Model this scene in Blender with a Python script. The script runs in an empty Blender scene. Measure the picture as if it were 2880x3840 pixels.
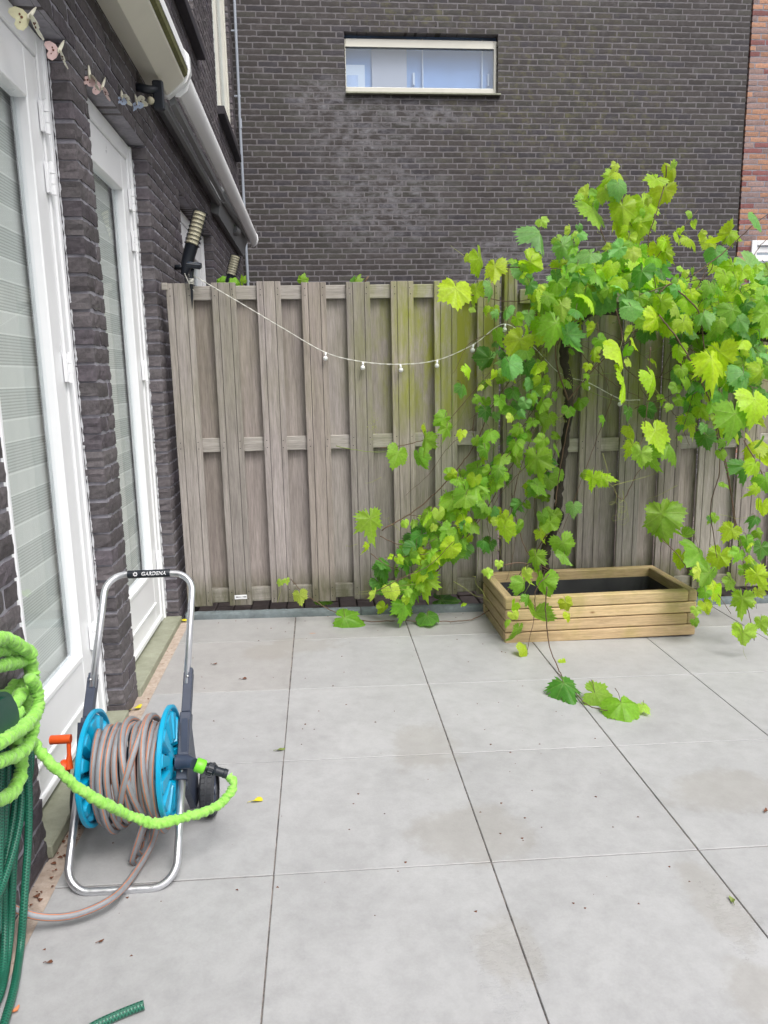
import bpy, bmesh, math, random
import numpy as np
from mathutils import Vector, Matrix, noise
random.seed(7); rng = np.random.default_rng(7)
S = bpy.context.scene
COL = S.collection
pi = math.pi
# ------------------------------------------------------------------ camera
PITCH, ROLL, YAW, FPX, CH = math.radians(10.4524), math.radians(-1.1137), math.radians(4.8764), 2783.0, 1.3154
_f = np.array([math.sin(YAW)*math.cos(PITCH), math.cos(YAW)*math.cos(PITCH), -math.sin(PITCH)])
_r = np.array([math.cos(YAW), -math.sin(YAW), 0]); _u = np.cross(_r, _f)
CR = math.cos(ROLL)*_r + math.sin(ROLL)*_u; CU = -math.sin(ROLL)*_r + math.cos(ROLL)*_u
CAM = np.array([0, 0, CH])
cd = bpy.data.cameras.new("camera"); cam = bpy.data.objects.new("camera", cd); COL.objects.link(cam)
cd.sensor_fit = 'HORIZONTAL'; cd.sensor_width = 36; cd.lens = 36*FPX/2880; cd.clip_start = .05; cd.clip_end = 500
cam.matrix_world = Matrix(((CR[0], CU[0], -_f[0], 0), (CR[1], CU[1], -_f[1], 0), (CR[2], CU[2], -_f[2], CH), (0, 0, 0, 1)))
S.camera = cam
# ------------------------------------------------------------------ light
SUN_EL, SUN_AZ = math.radians(58), math.radians(150)     # azimuth clockwise from +Y
w = bpy.data.worlds.new("World"); S.world = w; w.use_nodes = True
nt = w.node_tree; sky = nt.nodes.new('ShaderNodeTexSky'); sky.sky_type = 'NISHITA'; sky.sun_disc = False
sky.sun_elevation = SUN_EL; sky.sun_rotation = SUN_AZ; sky.air_density = 1.0; sky.dust_density = 6.0; sky.ozone_density = 1.0
hs = nt.nodes.new('ShaderNodeHueSaturation'); hs.inputs['Saturation'].default_value = .32
nt.links.new(sky.outputs[0], hs.inputs['Color']); nt.links.new(hs.outputs[0], nt.nodes['Background'].inputs[0])
nt.nodes['Background'].inputs[1].default_value = .15
sd = bpy.data.lights.new("sun", 'SUN'); sd.energy = 1.15; sd.angle = math.radians(24); sd.color = (1, .975, .94)
so = bpy.data.objects.new("sun", sd); COL.objects.link(so)
dv = Vector((math.sin(SUN_AZ)*math.cos(SUN_EL), math.cos(SUN_AZ)*math.cos(SUN_EL), math.sin(SUN_EL)))
so.rotation_euler = dv.to_track_quat('Z', 'Y').to_euler(); so.location = (0, 0, 12)
S.view_settings.view_transform = 'Standard'; S.view_settings.look = 'None'
S.view_settings.exposure = 0.55; S.view_settings.gamma = 1
S.render.engine = 'CYCLES'; S.cycles.max_bounces = 8; S.cycles.transparent_max_bounces = 12
# ------------------------------------------------------------------ geometry of the photograph
TA, TB, GX, GY = -0.01786, 0.00652, -0.164, 3.622
def g(x, y): return TA*(x-GX)+TB*(y-GY)
def ray(u, v): return CR*((u-1440)/FPX) - CU*((v-1920)/FPX) + _f
def gr(u, v, h=0):
    d = ray(u, v); t = (-CH - TA*GX - TB*GY + h)/(d[2]-TA*d[0]-TB*d[1]); return CAM+t*d
def ox(u, v, X): d = ray(u, v); return CAM+d*(X/d[0])
def oy(u, v, Y): d = ray(u, v); return CAM+d*(Y/d[1])
def oz(u, v, Z): d = ray(u, v); return CAM+d*((Z-CH)/d[2])
# ------------------------------------------------------------------ materials
def lin(c): return tuple(((x/255+.055)/1.055)**2.4 if x/255 > .04045 else x/255/12.92 for x in c)
class N:
    def __init__(s, name):
        s.m = bpy.data.materials.new(name); s.m.use_nodes = True; s.t = s.m.node_tree
        s.b = s.t.nodes['Principled BSDF']; s.out = s.t.nodes['Material Output']
    def n(s, typ, **kw):
        nd = s.t.nodes.new('ShaderNode'+typ)
        for k, v in kw.items():
            if k in nd.inputs.keys() if isinstance(k, str) and k[0].isupper() else False: nd.inputs[k].default_value = v
            else: setattr(nd, k, v)
        return nd
    def l(s, a, b): s.t.links.new(a, b)
    def coord(s, kind='Object', scale=(1, 1, 1)):
        tc = s.n('TexCoord'); mp = s.n('Mapping'); mp.inputs['Scale'].default_value = scale
        if kind == 'World':
            ge = s.n('NewGeometry'); s.l(ge.outputs['Position'], mp.inputs[0])
        else: s.l(tc.outputs[kind], mp.inputs[0])
        return mp.outputs[0]
    def noise(s, vec, scale, detail=4, rough=.6, dist=0):
        nd = s.n('TexNoise'); nd.inputs['Scale'].default_value = scale; nd.inputs['Detail'].default_value = detail
        nd.inputs['Roughness'].default_value = rough; nd.inputs['Distortion'].default_value = dist
        s.l(vec, nd.inputs['Vector']); return nd.outputs['Fac']
    def ramp(s, fac, stops):
        r = s.n('ValToRGB'); e = r.color_ramp.elements
        while len(e) < len(stops): e.new(.5)
        for i, (p, c) in enumerate(stops):
            e[i].position = p; e[i].color = (c, c, c, 1) if isinstance(c, (int, float)) else (*c, 1)
        s.l(fac, r.inputs[0]); return r.outputs[0]
    def mix(s, fac, a, b, mode='MIX'):
        m = s.n('Mix'); m.data_type = 'RGBA'; m.blend_type = mode
        for i, x in ((0, fac), (6, a), (7, b)):
            if isinstance(x, (int, float)): m.inputs[i].default_value = x if i == 0 else (x, x, x, 1)
            elif isinstance(x, tuple): m.inputs[i].default_value = (*x, 1)
            else: s.l(x, m.inputs[i])
        return m.outputs[2]
    def math(s, op, a, b=0, c=0):
        m = s.n('Math', operation=op)
        for i, x in enumerate((a, b, c)):
            if isinstance(x, (int, float)): m.inputs[i].default_value = x
            else: s.l(x, m.inputs[i])
        return m.outputs[0]
    def bump(s, h, strength=.3, dist=.01):
        b = s.n('Bump'); b.inputs['Strength'].default_value = strength; b.inputs['Distance'].default_value = dist
        s.l(h, b.inputs['Height']); s.l(b.outputs[0], s.b.inputs['Normal']); return b
    def attr(s, name='Col'):
        a = s.n('Attribute'); a.attribute_name = name; return a.outputs['Color']
    def col(s, c):
        if isinstance(c, tuple): s.b.inputs['Base Color'].default_value = (*c, 1)
        else: s.l(c, s.b.inputs['Base Color'])
        return s
    def rough(s, r):
        if isinstance(r, (int, float)): s.b.inputs['Roughness'].default_value = r
        else: s.l(r, s.b.inputs['Roughness'])
        return s
M = {}
def plain(name, c, rough=.5, var=.12, scale=30, bump=0, metal=0, bdist=.002, spec=None):
    n = N(name); v = n.coord('World'); f = n.noise(v, scale, 5)
    f2 = n.noise(v, scale*.13, 3)
    k = n.ramp(f, [(.25, 1-var), (.75, 1+var*.6)]); k2 = n.ramp(f2, [(.3, 1-var), (.7, 1+var*.5)])
    n.col(n.mix(1, n.mix(1, c, k, 'MULTIPLY'), k2, 'MULTIPLY')).rough(n.ramp(f, [(.2, max(0, rough-.08)), (.8, min(1, rough+.1))]))
    n.b.inputs['Metallic'].default_value = metal
    if spec is not None: n.b.inputs['Specular IOR Level'].default_value = spec
    if bump: n.bump(f, bump, bdist)
    M[name] = n.m; return n.m
def mat_brick(name, eff=None):
    n = N(name); v = n.coord('World'); a = n.attr()
    f = n.noise(v, 60, 6, .7); f2 = n.noise(v, 9, 4); f3 = n.noise(v, 230, 3)
    c = n.mix(1, a, n.ramp(f, [(.3, .62), (.7, 1.35)]), 'MULTIPLY')
    c = n.mix(n.ramp(f2, [(.52, 0), (.75, .35)]), c, (.17, .16, .17))
    spk = n.ramp(n.noise(v, 38, 8, .85, .6), [(.62, 0), (.72, .75)])
    if eff == 'back':
        # salt bloom and lichen stains
        ge = n.n('NewGeometry'); sp = n.n('SeparateXYZ'); n.l(ge.outputs['Position'], sp.inputs[0])
        def blob(cx, cz, sx, sz):
            dx = n.math('DIVIDE', n.math('SUBTRACT', sp.outputs[0], cx), sx); dz = n.math('DIVIDE', n.math('SUBTRACT', sp.outputs[2], cz), sz)
            d = n.math('ADD', n.math('MULTIPLY', dx, dx), n.math('MULTIPLY', dz, dz))
            return n.math('MAXIMUM', n.math('SUBTRACT', 1, d), 0)
        b = None
        for q in ((.55, 4.0, .75, .6), (.8, 3.3, 1.0, .7), (.15, 4.35, .5, .3), (2.3, 2.6, 1.0, .4), (1.3, 4.2, .9, .2)):
            x = blob(*q); b = x if b is None else n.math('MAXIMUM', b, x)
        fx = n.coord('World', (1, 1, 1.6)); ww = n.noise(fx, 7, 8, .66, .2)
        k = n.math('MULTIPLY', n.ramp(ww, [(.44, 0), (.80, 1)]), n.math('MULTIPLY', b, 1.0))
        c = n.mix(k, c, (.30, .30, .33))
        y = None
        for q in ((2.9, 4.3, 1.7, 1.3), (3.9, 3.4, .8, 1.4), (1.2, 5.2, 1.0, .35)):
            x = blob(*q); y = x if y is None else n.math('MAXIMUM', y, x)
        k2 = n.math('MULTIPLY', n.ramp(n.noise(v, 7, 7, .7), [(.5, 0), (.68, 1)]), n.math('MULTIPLY', y, .8))
        c = n.mix(k2, c, (.14, .135, .06)); spk = n.math('MULTIPLY', spk, .45)
    c = n.mix(n.math('MULTIPLY', spk, .5), c, (.33, .32, .34))
    n.col(c).rough(n.ramp(f, [(.2, .55), (.8, .85)])); n.b.inputs['Specular IOR Level'].default_value = .35
    n.bump(n.math('ADD', f, n.math('MULTIPLY', f3, .4)), .35 if eff else .7, .005); M[name] = n.m
mat_brick('brick'); mat_brick('brick_far', 'back')
plain('mortar', (.30, .29, .33), .95, .25, 50, .6); plain('mortar_far', (.185, .175, .185), .95, .2, 50, .5)
plain('white_paint', (.84, .85, .87), .32, .03, 8, .02); plain('cream_paint', (.66, .65, .58), .4, .05, 8, .02)
plain('awning_cream', (.76, .74, .65), .4, .06, 6); plain('awning_grey', (.76, .77, .78), .35, .04, 6)
plain('awning_dark', (.22, .23, .24), .5, .1, 12); plain('algae', (.13, .13, .05), .9, .4, 60)
plain('dark_sill', (.028, .024, .032), .6, .25, 30, .2); plain('black_plastic', (.012, .016, .024), .42, .15, 30)
plain('rubber', (.03, .033, .04), .6, .2, 60, .1); plain('gap_dark', (.006, .007, .012), .9, .1)
plain('navy_plastic', (.038, .048, .078), .42, .1, 40, .08); plain('cyan_plastic', (.0, .32, .54), .36, .05, 25)
plain('orange_plastic', (.78, .10, .015), .4, .06, 25); plain('screw', (.6, .6, .6), .3, .1, 40, metal=1)
plain('hose_grey', (.235, .245, .265), .5, .12, 60, .05); plain('hose_orange', (.56, .19, .075), .5, .12, 60)
plain('green_plastic', (.005, .06, .042), .4, .1, 25); plain('lime_plastic', (.17, .60, .03), .4, .05, 25)
plain('sealant', (.60, .61, .64), .7, .15, 60); plain('cord_clear', (.66, .66, .60), .4, .05, 40)
plain('kerb', (.15, .18, .19), .85, .3, 35, .8, bdist=.004); plain('liner', (.012, .012, .014), .6, .3, 20, .4)
plain('soil', (.05, .04, .035), .95, .4, 30, .8, bdist=.01); plain('path_brick', (.17, .135, .125), .9, .4, 20, .5)
plain('trunk', (.045, .034, .028), .9, .45, 40, 1.0, bdist=.008); plain('cane', (.13, .075, .045), .6, .35, 25, .3)
plain('cane_green', (.18, .24, .05), .55, .25, 25); plain('tendril', (.30, .34, .07), .55, .2, 25)
plain('pipe_grey', (.36, .40, .46), .4, .08, 10); plain('dead_brown', (.16, .06, .03), .85, .4, 60, .3)
plain('cord_dark', (.05, .05, .055), .5, .1, 40); plain('yellow_leaf', (.62, .55, .02), .6, .2, 60); plain('print_black', (.02, .02, .025), .6, .2); plain('print_white', (.75, .76, .78), .5, .1)
plain('butter_cream', (.78, .76, .62), .4, .06, 60); plain('butter_pink', (.76, .56, .54), .4, .1, 60)
plain('butter_yellow', (.74, .72, .48), .4, .15, 40); plain('butter_blue', (.50, .60, .78), .4, .1, 60)
plain('solar_cell', (.02, .04, .09), .12, .1, 30); plain('lens_cream', (.56, .53, .38), .4, .08, 40)
plain('sky_reflection_blue', (.33, .47, .72), .8, .05, 5); plain('room_beige', (.55, .53, .55), .8, .05, 5); plain('room_white', (.72, .76, .80), .8, .03, 5)
plain('room_dark', (.10, .11, .11), .9, .05, 5); plain('bulb_glass', (.72, .73, .72), .25, .03, 40)
def m_alu():
    n = N('aluminium'); v = n.coord('World'); f = n.noise(v, 90, 4)
    n.col((.66, .67, .70)).rough(n.ramp(f, [(.3, .27), (.7, .42)])); n.b.inputs['Metallic'].default_value = .9
    n.bump(f, .05, .001); M['aluminium'] = n.m
m_alu()
def m_glass(name, tint, refl=.10):
    n = N(name); tr = n.n('BsdfTransparent'); tr.inputs[0].default_value = (*tint, 1)
    gl = n.n('BsdfGlossy'); gl.inputs['Roughness'].default_value = .03; gl.inputs[0].default_value = (.93, .97, 1, 1)
    fr = n.n('Fresnel'); fr.inputs[0].default_value = 1.45
    ge = n.n('NewGeometry'); fac = n.math('MULTIPLY', n.math('ADD', fr.outputs[0], refl), n.math('SUBTRACT', 1, ge.outputs['Backfacing'])); mx = n.n('MixShader')
    n.l(fac, mx.inputs[0]); n.l(tr.outputs[0], mx.inputs[1]); n.l(gl.outputs[0], mx.inputs[2]); n.l(mx.outputs[0], n.out.inputs[0])
    n.t.nodes.remove(n.b); M[name] = n.m
m_glass('door_glass', (.955, .968, .962), .06); m_glass('far_glass', (.88, .92, .97), .10)
def m_blind():   # day-and-night roller blind: sheer bands with fine lines and closed bands
    n = N('blind'); ge = n.n('NewGeometry'); sp = n.n('SeparateXYZ'); n.l(ge.outputs['Position'], sp.inputs[0]); z = sp.outputs[2]
    b = n.math('FRACT', n.math('DIVIDE', z, .162)); sheer = n.math('GREATER_THAN', b, .42)
    fine = n.math('FRACT', n.math('DIVIDE', z, .0095)); fl = n.ramp(fine, [(.3, .72), (.5, 1.0)])
    edge = n.math('LESS_THAN', n.math('ABSOLUTE', n.math('SUBTRACT', n.math('FRACT', n.math('ADD', b, .08)), .5)), .018); edge = n.math('MAXIMUM', edge, n.math('LESS_THAN', b, .03))
    c = n.mix(sheer, (.78, .80, .79), n.mix(1, (.70, .73, .72), fl, 'MULTIPLY')); c = n.mix(edge, c, (.92, .94, .93))
    n.col(c).rough(.8); M['blind'] = n.m
m_blind()
def m_tile():
    n = N('patio_tile'); v = n.coord('World'); a = n.attr()
    f1 = n.noise(v, 3.2, 7, .62, .5); f2 = n.noise(v, 19, 7, .7); f3 = n.noise(v, 160, 3, .7); f4 = n.noise(v, 1.1, 3)
    c = n.mix(1, a, n.ramp(f1, [(.3, .91), (.5, .99), (.7, 1.07)]), 'MULTIPLY')
    c = n.mix(1, c, n.ramp(f2, [(.32, .90), (.6, 1.04)]), 'MULTIPLY'); c = n.mix(1, c, n.ramp(f3, [(.3, .96), (.7, 1.03)]), 'MULTIPLY')
    c = n.mix(n.ramp(n.noise(v, 75, 6, .8), [(.66, 0), (.72, .5)]), c, (.30, .29, .29))
    ge = n.n('NewGeometry'); sp = n.n('SeparateXYZ'); n.l(ge.outputs['Position'], sp.inputs[0])
    def blob(cx, cy, sx, sy):
        dx = n.math('DIVIDE', n.math('SUBTRACT', sp.outputs[0], cx), sx); dy = n.math('DIVIDE', n.math('SUBTRACT', sp.outputs[1], cy), sy)
        d = n.math('SQRT', n.math('ADD', n.math('MULTIPLY', dx, dx), n.math('MULTIPLY', dy, dy)))
        d = n.math('ADD', d, n.math('MULTIPLY', n.math('SUBTRACT', f2, .5), .9))
        d = n.math('ADD', d, n.math('MULTIPLY', n.math('SUBTRACT', f1, .5), 2.2))
        return n.ramp(n.math('SUBTRACT', 1.0, d), [(.0, 0), (.35, 1)])
    damp = None
    for u, vv, sx, sy in ((1740, 3130, .19, .15), (1570, 2790, .13, .2), (1130, 2420, .2, .1), (1000, 2445, .13, .12), (1900, 3560, .075, .13), (2720, 3420, .07, .2), (2850, 3700, .1, .12), (2700, 2960, .2, .12)):
        p = gr(u, vv); x = blob(p[0], p[1], sx, sy); damp = x if damp is None else n.math('MAXIMUM', damp, x)
    c = n.mix(n.math('MULTIPLY', damp, .30), c, (.27, .25, .215))
    wet = None
    for u, vv, sx, sy in ((1900, 3600, .06, .11), (1885, 3700, .045, .08), (2770, 3450, .05, .10), (2790, 3540, .05, .06)):
        p = gr(u, vv); x = blob(p[0], p[1], sx*1.35, sy*1.35); wet = x if wet is None else n.math('MAXIMUM', wet, x)
    wet = n.math('MULTIPLY', wet, n.ramp(n.noise(n.coord('World', (1, 2.2, 1)), 42, 5, .7, .8), [(.49, 0), (.55, 1)]))
    rust = n.ramp(n.math('MULTIPLY', blob(*gr(1172, 2375)[:2], .022, .012), f2), [(.3, 0), (.6, .7)])
    c = n.mix(rust, c, (.5, .22, .08))
    n.col(c); n.rough(n.mix(wet, n.ramp(f2, [(.3, .42), (.7, .58)]), .05))
    n.b.inputs['Specular IOR Level'].default_value = .45
    n.bump(n.math('MULTIPLY', n.math('ADD', f2, f3), n.math('SUBTRACT', 1, wet)), .16, .002); M['patio_tile'] = n.m
m_tile()
def m_wood(name, c1, c2, axis, gscale=1.0, green=0.0, rough=.75, yellow=0, bot=0):
    n = N(name); sc = [9, 9, 9]; sc[axis] = .55; v = n.coord('World', tuple(s*gscale for s in sc))
    a = n.attr(); f = n.noise(v, 4.5, 8, .68, .25); ff = n.noise(v, 22, 5, .7); wv = n.coord('World')
    c = n.mix(n.ramp(f, [(.28, 0), (.72, 1)]), c1, c2); c = n.mix(1, c, a, 'MULTIPLY')
    c = n.mix(1, c, n.ramp(ff, [(.3, .72), (.62, 1.1)]), 'MULTIPLY')
    if green:
        ge = n.n('NewGeometry'); sp = n.n('SeparateXYZ'); n.l(ge.outputs['Position'], sp.inputs[0])
        x = sp.outputs[0]; z = sp.outputs[2]
        zone = n.ramp(n.math('DIVIDE', n.math('ADD', x, .8), 3.6), [(.25, .15), (.38, 1), (.55, 1), (.8, .7)])
        zz = n.ramp(n.math('DIVIDE', z, 2.0), [(.05, .65), (.12, .05), (.42, .25), (.62, 1), (.9, 1)])
        gm = n.noise(n.coord('World', (5, 5, 1.4)), 1.6, 6, .7)
        k = n.math('MULTIPLY', n.math('MULTIPLY', zone, zz), n.ramp(gm, [(.38, .1), (.62, 1)]))
        c = n.mix(n.math('MULTIPLY', k, green), c, (.19, .21, .03))
        dx = n.math('DIVIDE', n.math('SUBTRACT', x, .62), .34); dz = n.math('DIVIDE', n.math('SUBTRACT', z, 1.38), .45)
        yb = n.math('MAXIMUM', n.math('SUBTRACT', 1, n.math('ADD', n.math('MULTIPLY', dx, dx), n.math('MULTIPLY', dz, dz))), 0)
        c = n.mix(n.math('MULTIPLY', n.math('MULTIPLY', yb, n.ramp(gm, [(.40, .1), (.62, .9)])), n.ramp(f, [(.3, .35), (.6, 1)])), c, (.30, .32, .04))
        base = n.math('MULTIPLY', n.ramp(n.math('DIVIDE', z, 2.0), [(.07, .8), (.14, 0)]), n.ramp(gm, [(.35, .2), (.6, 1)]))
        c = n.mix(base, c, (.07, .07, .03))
        d = n.math('MULTIPLY', n.ramp(n.noise(n.coord('World', (7, 7, .8)), 1.3, 5, .7), [(.55, 0), (.72, 1)]), n.ramp(n.math('DIVIDE', n.math('ADD', x, .8), 3.6), [(.45, 0), (.6, .6)]))
        c = n.mix(d, c, (.06, .058, .05))
        scr = n.ramp(n.noise(n.coord('World', (60, 60, 5)), 1.5, 7, .85, .3), [(.70, 0), (.74, .55)])
        c = n.mix(scr, c, (.42, .38, .36))
    if yellow:
        c = n.mix(n.ramp(n.noise(wv, 6, 4), [(.5, 0), (.7, yellow)]), c, (.30, .27, .07))
        kn = n.n('TexVoronoi'); kn.inputs['Scale'].default_value = 5.5; n.l(n.coord('World', (1, 1, 2.2)), kn.inputs[0])
        c = n.mix(n.ramp(kn.outputs['Distance'], [(.02, .85), (.10, 0)]), c, (.20, .10, .04))
    n.col(c).rough(rough); n.b.inputs['Specular IOR Level'].default_value = .3
    n.bump(n.math('ADD', ff, n.math('MULTIPLY', f, .6)), .35, .003); M[name] = n.m
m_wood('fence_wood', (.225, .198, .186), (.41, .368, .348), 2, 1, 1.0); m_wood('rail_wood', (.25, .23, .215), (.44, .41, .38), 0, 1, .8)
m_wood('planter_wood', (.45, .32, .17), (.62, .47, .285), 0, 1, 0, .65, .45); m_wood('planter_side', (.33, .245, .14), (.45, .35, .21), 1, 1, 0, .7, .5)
def m_sill():
    n = N('sill_stone'); v = n.coord('World'); f = n.noise(v, 12, 6, .7); c = n.ramp(f, [(.3, (.21, .22, .16)), (.7, (.34, .35, .27))])
    c = n.mix(n.ramp(n.noise(v, 55, 5, .8), [(.66, 0), (.7, .6)]), c, (.5, .52, .5)); n.col(c).rough(.6); n.bump(f, .2, .003); M['sill_stone'] = n.m
    n = N('sand_strip'); v = n.coord('World'); f = n.noise(v, 30, 6, .7); c = n.ramp(f, [(.3, (.32, .25, .20)), (.7, (.50, .42, .36))])
    c = n.mix(n.ramp(n.noise(v, 26, 6, .8, .6), [(.60, 0), (.66, .8)]), c, (.12, .055, .03)); n.col(c).rough(.9); n.bump(f, .5, .004); M['sand_strip'] = n.m
    n = N('joint_sand'); v = n.coord('World'); f = n.noise(v, 20, 6, .8); n.col(n.ramp(f, [(.40, (.07, .065, .065)), (.6, (.24, .21, .19))])).rough(.95); M['joint_sand'] = n.m
m_sill()
def m_braid():
    n = N('hose_green'); tc = n.n('TexCoord'); sp = n.n('SeparateXYZ'); n.l(tc.outputs['UV'], sp.inputs[0]); u, v = sp.outputs[0], sp.outputs[1]
    a = n.math('SINE', n.math('ADD', n.math('MULTIPLY', u, 900), n.math('MULTIPLY', v, 25.13))); b = n.math('SINE', n.math('SUBTRACT', n.math('MULTIPLY', u, 900), n.math('MULTIPLY', v, 25.13)))
    h = n.math('MAXIMUM', a, b); n.col(n.mix(n.ramp(h, [(.3, 0), (1, 1)]), (.006, .062, .040), (.022, .17, .105))).rough(.28); n.bump(h, .4, .001)
    M['hose_green'] = n.m
    n = N('hose_lime'); v = n.coord('World'); f = n.noise(v, 300, 3); f2 = n.noise(v, 60, 4)
    n.col(n.mix(n.ramp(f2, [(.3, 0), (.7, 1)]), (.19, .48, .045), (.31, .64, .12))).rough(.7)
    n.b.inputs['Sheen Weight'].default_value = .3; n.bump(f, .4, .002); M['hose_lime'] = n.m
m_braid()
def m_leaf():
    n = N('leaf'); a = n.attr(); tc = n.n('TexCoord'); sp = n.n('SeparateXYZ'); n.l(tc.outputs['UV'], sp.inputs[0])
    x, y = sp.outputs[0], sp.outputs[1]; ang = n.math('ARCTAN2', x, y)
    p = n.math('SUBTRACT', n.math('PINGPONG', n.math('ADD', ang, 24.0*.8727/2*2), .43635), 0)
    r = n.math('SQRT', n.math('ADD', n.math('MULTIPLY', x, x), n.math('MULTIPLY', y, y)))
    d = n.math('MULTIPLY', r, n.math('SINE', p)); vein = n.ramp(d, [(.0, 1), (.022, .25), (.05, 0)])
    sec = n.math('SINE', n.math('MULTIPLY', n.math('ADD', r, n.math('MULTIPLY', p, -.8)), 62)); secm = n.ramp(sec, [(.80, 0), (1, .35)])
    f = n.noise(tc.outputs['UV'], 7, 4); c = n.mix(1, a, n.ramp(f, [(.3, .82), (.7, 1.15)]), 'MULTIPLY')
    vv = n.math('MAXIMUM', vein, secm); c2 = n.mix(n.math('MULTIPLY', vv, .4), c, n.mix(.5, c, (.55, .62, .25)))
    n.col(c2).rough(.42); n.b.inputs['Specular IOR Level'].default_value = .45
    b = n.bump(n.math('SUBTRACT', n.math('MULTIPLY', f, .5), vv), .5, .003)
    tr = n.n('BsdfTranslucent'); n.l(n.mix(1, c2, (1.35, 1.45, .6), 'MULTIPLY'), tr.inputs[0])
    mx = n.n('MixShader'); mx.inputs[0].default_value = .52; n.l(n.b.outputs[0], mx.inputs[1]); n.l(tr.outputs[0], mx.inputs[2]); n.l(mx.outputs[0], n.out.inputs[0])
    M['leaf'] = n.m
m_leaf()
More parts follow.
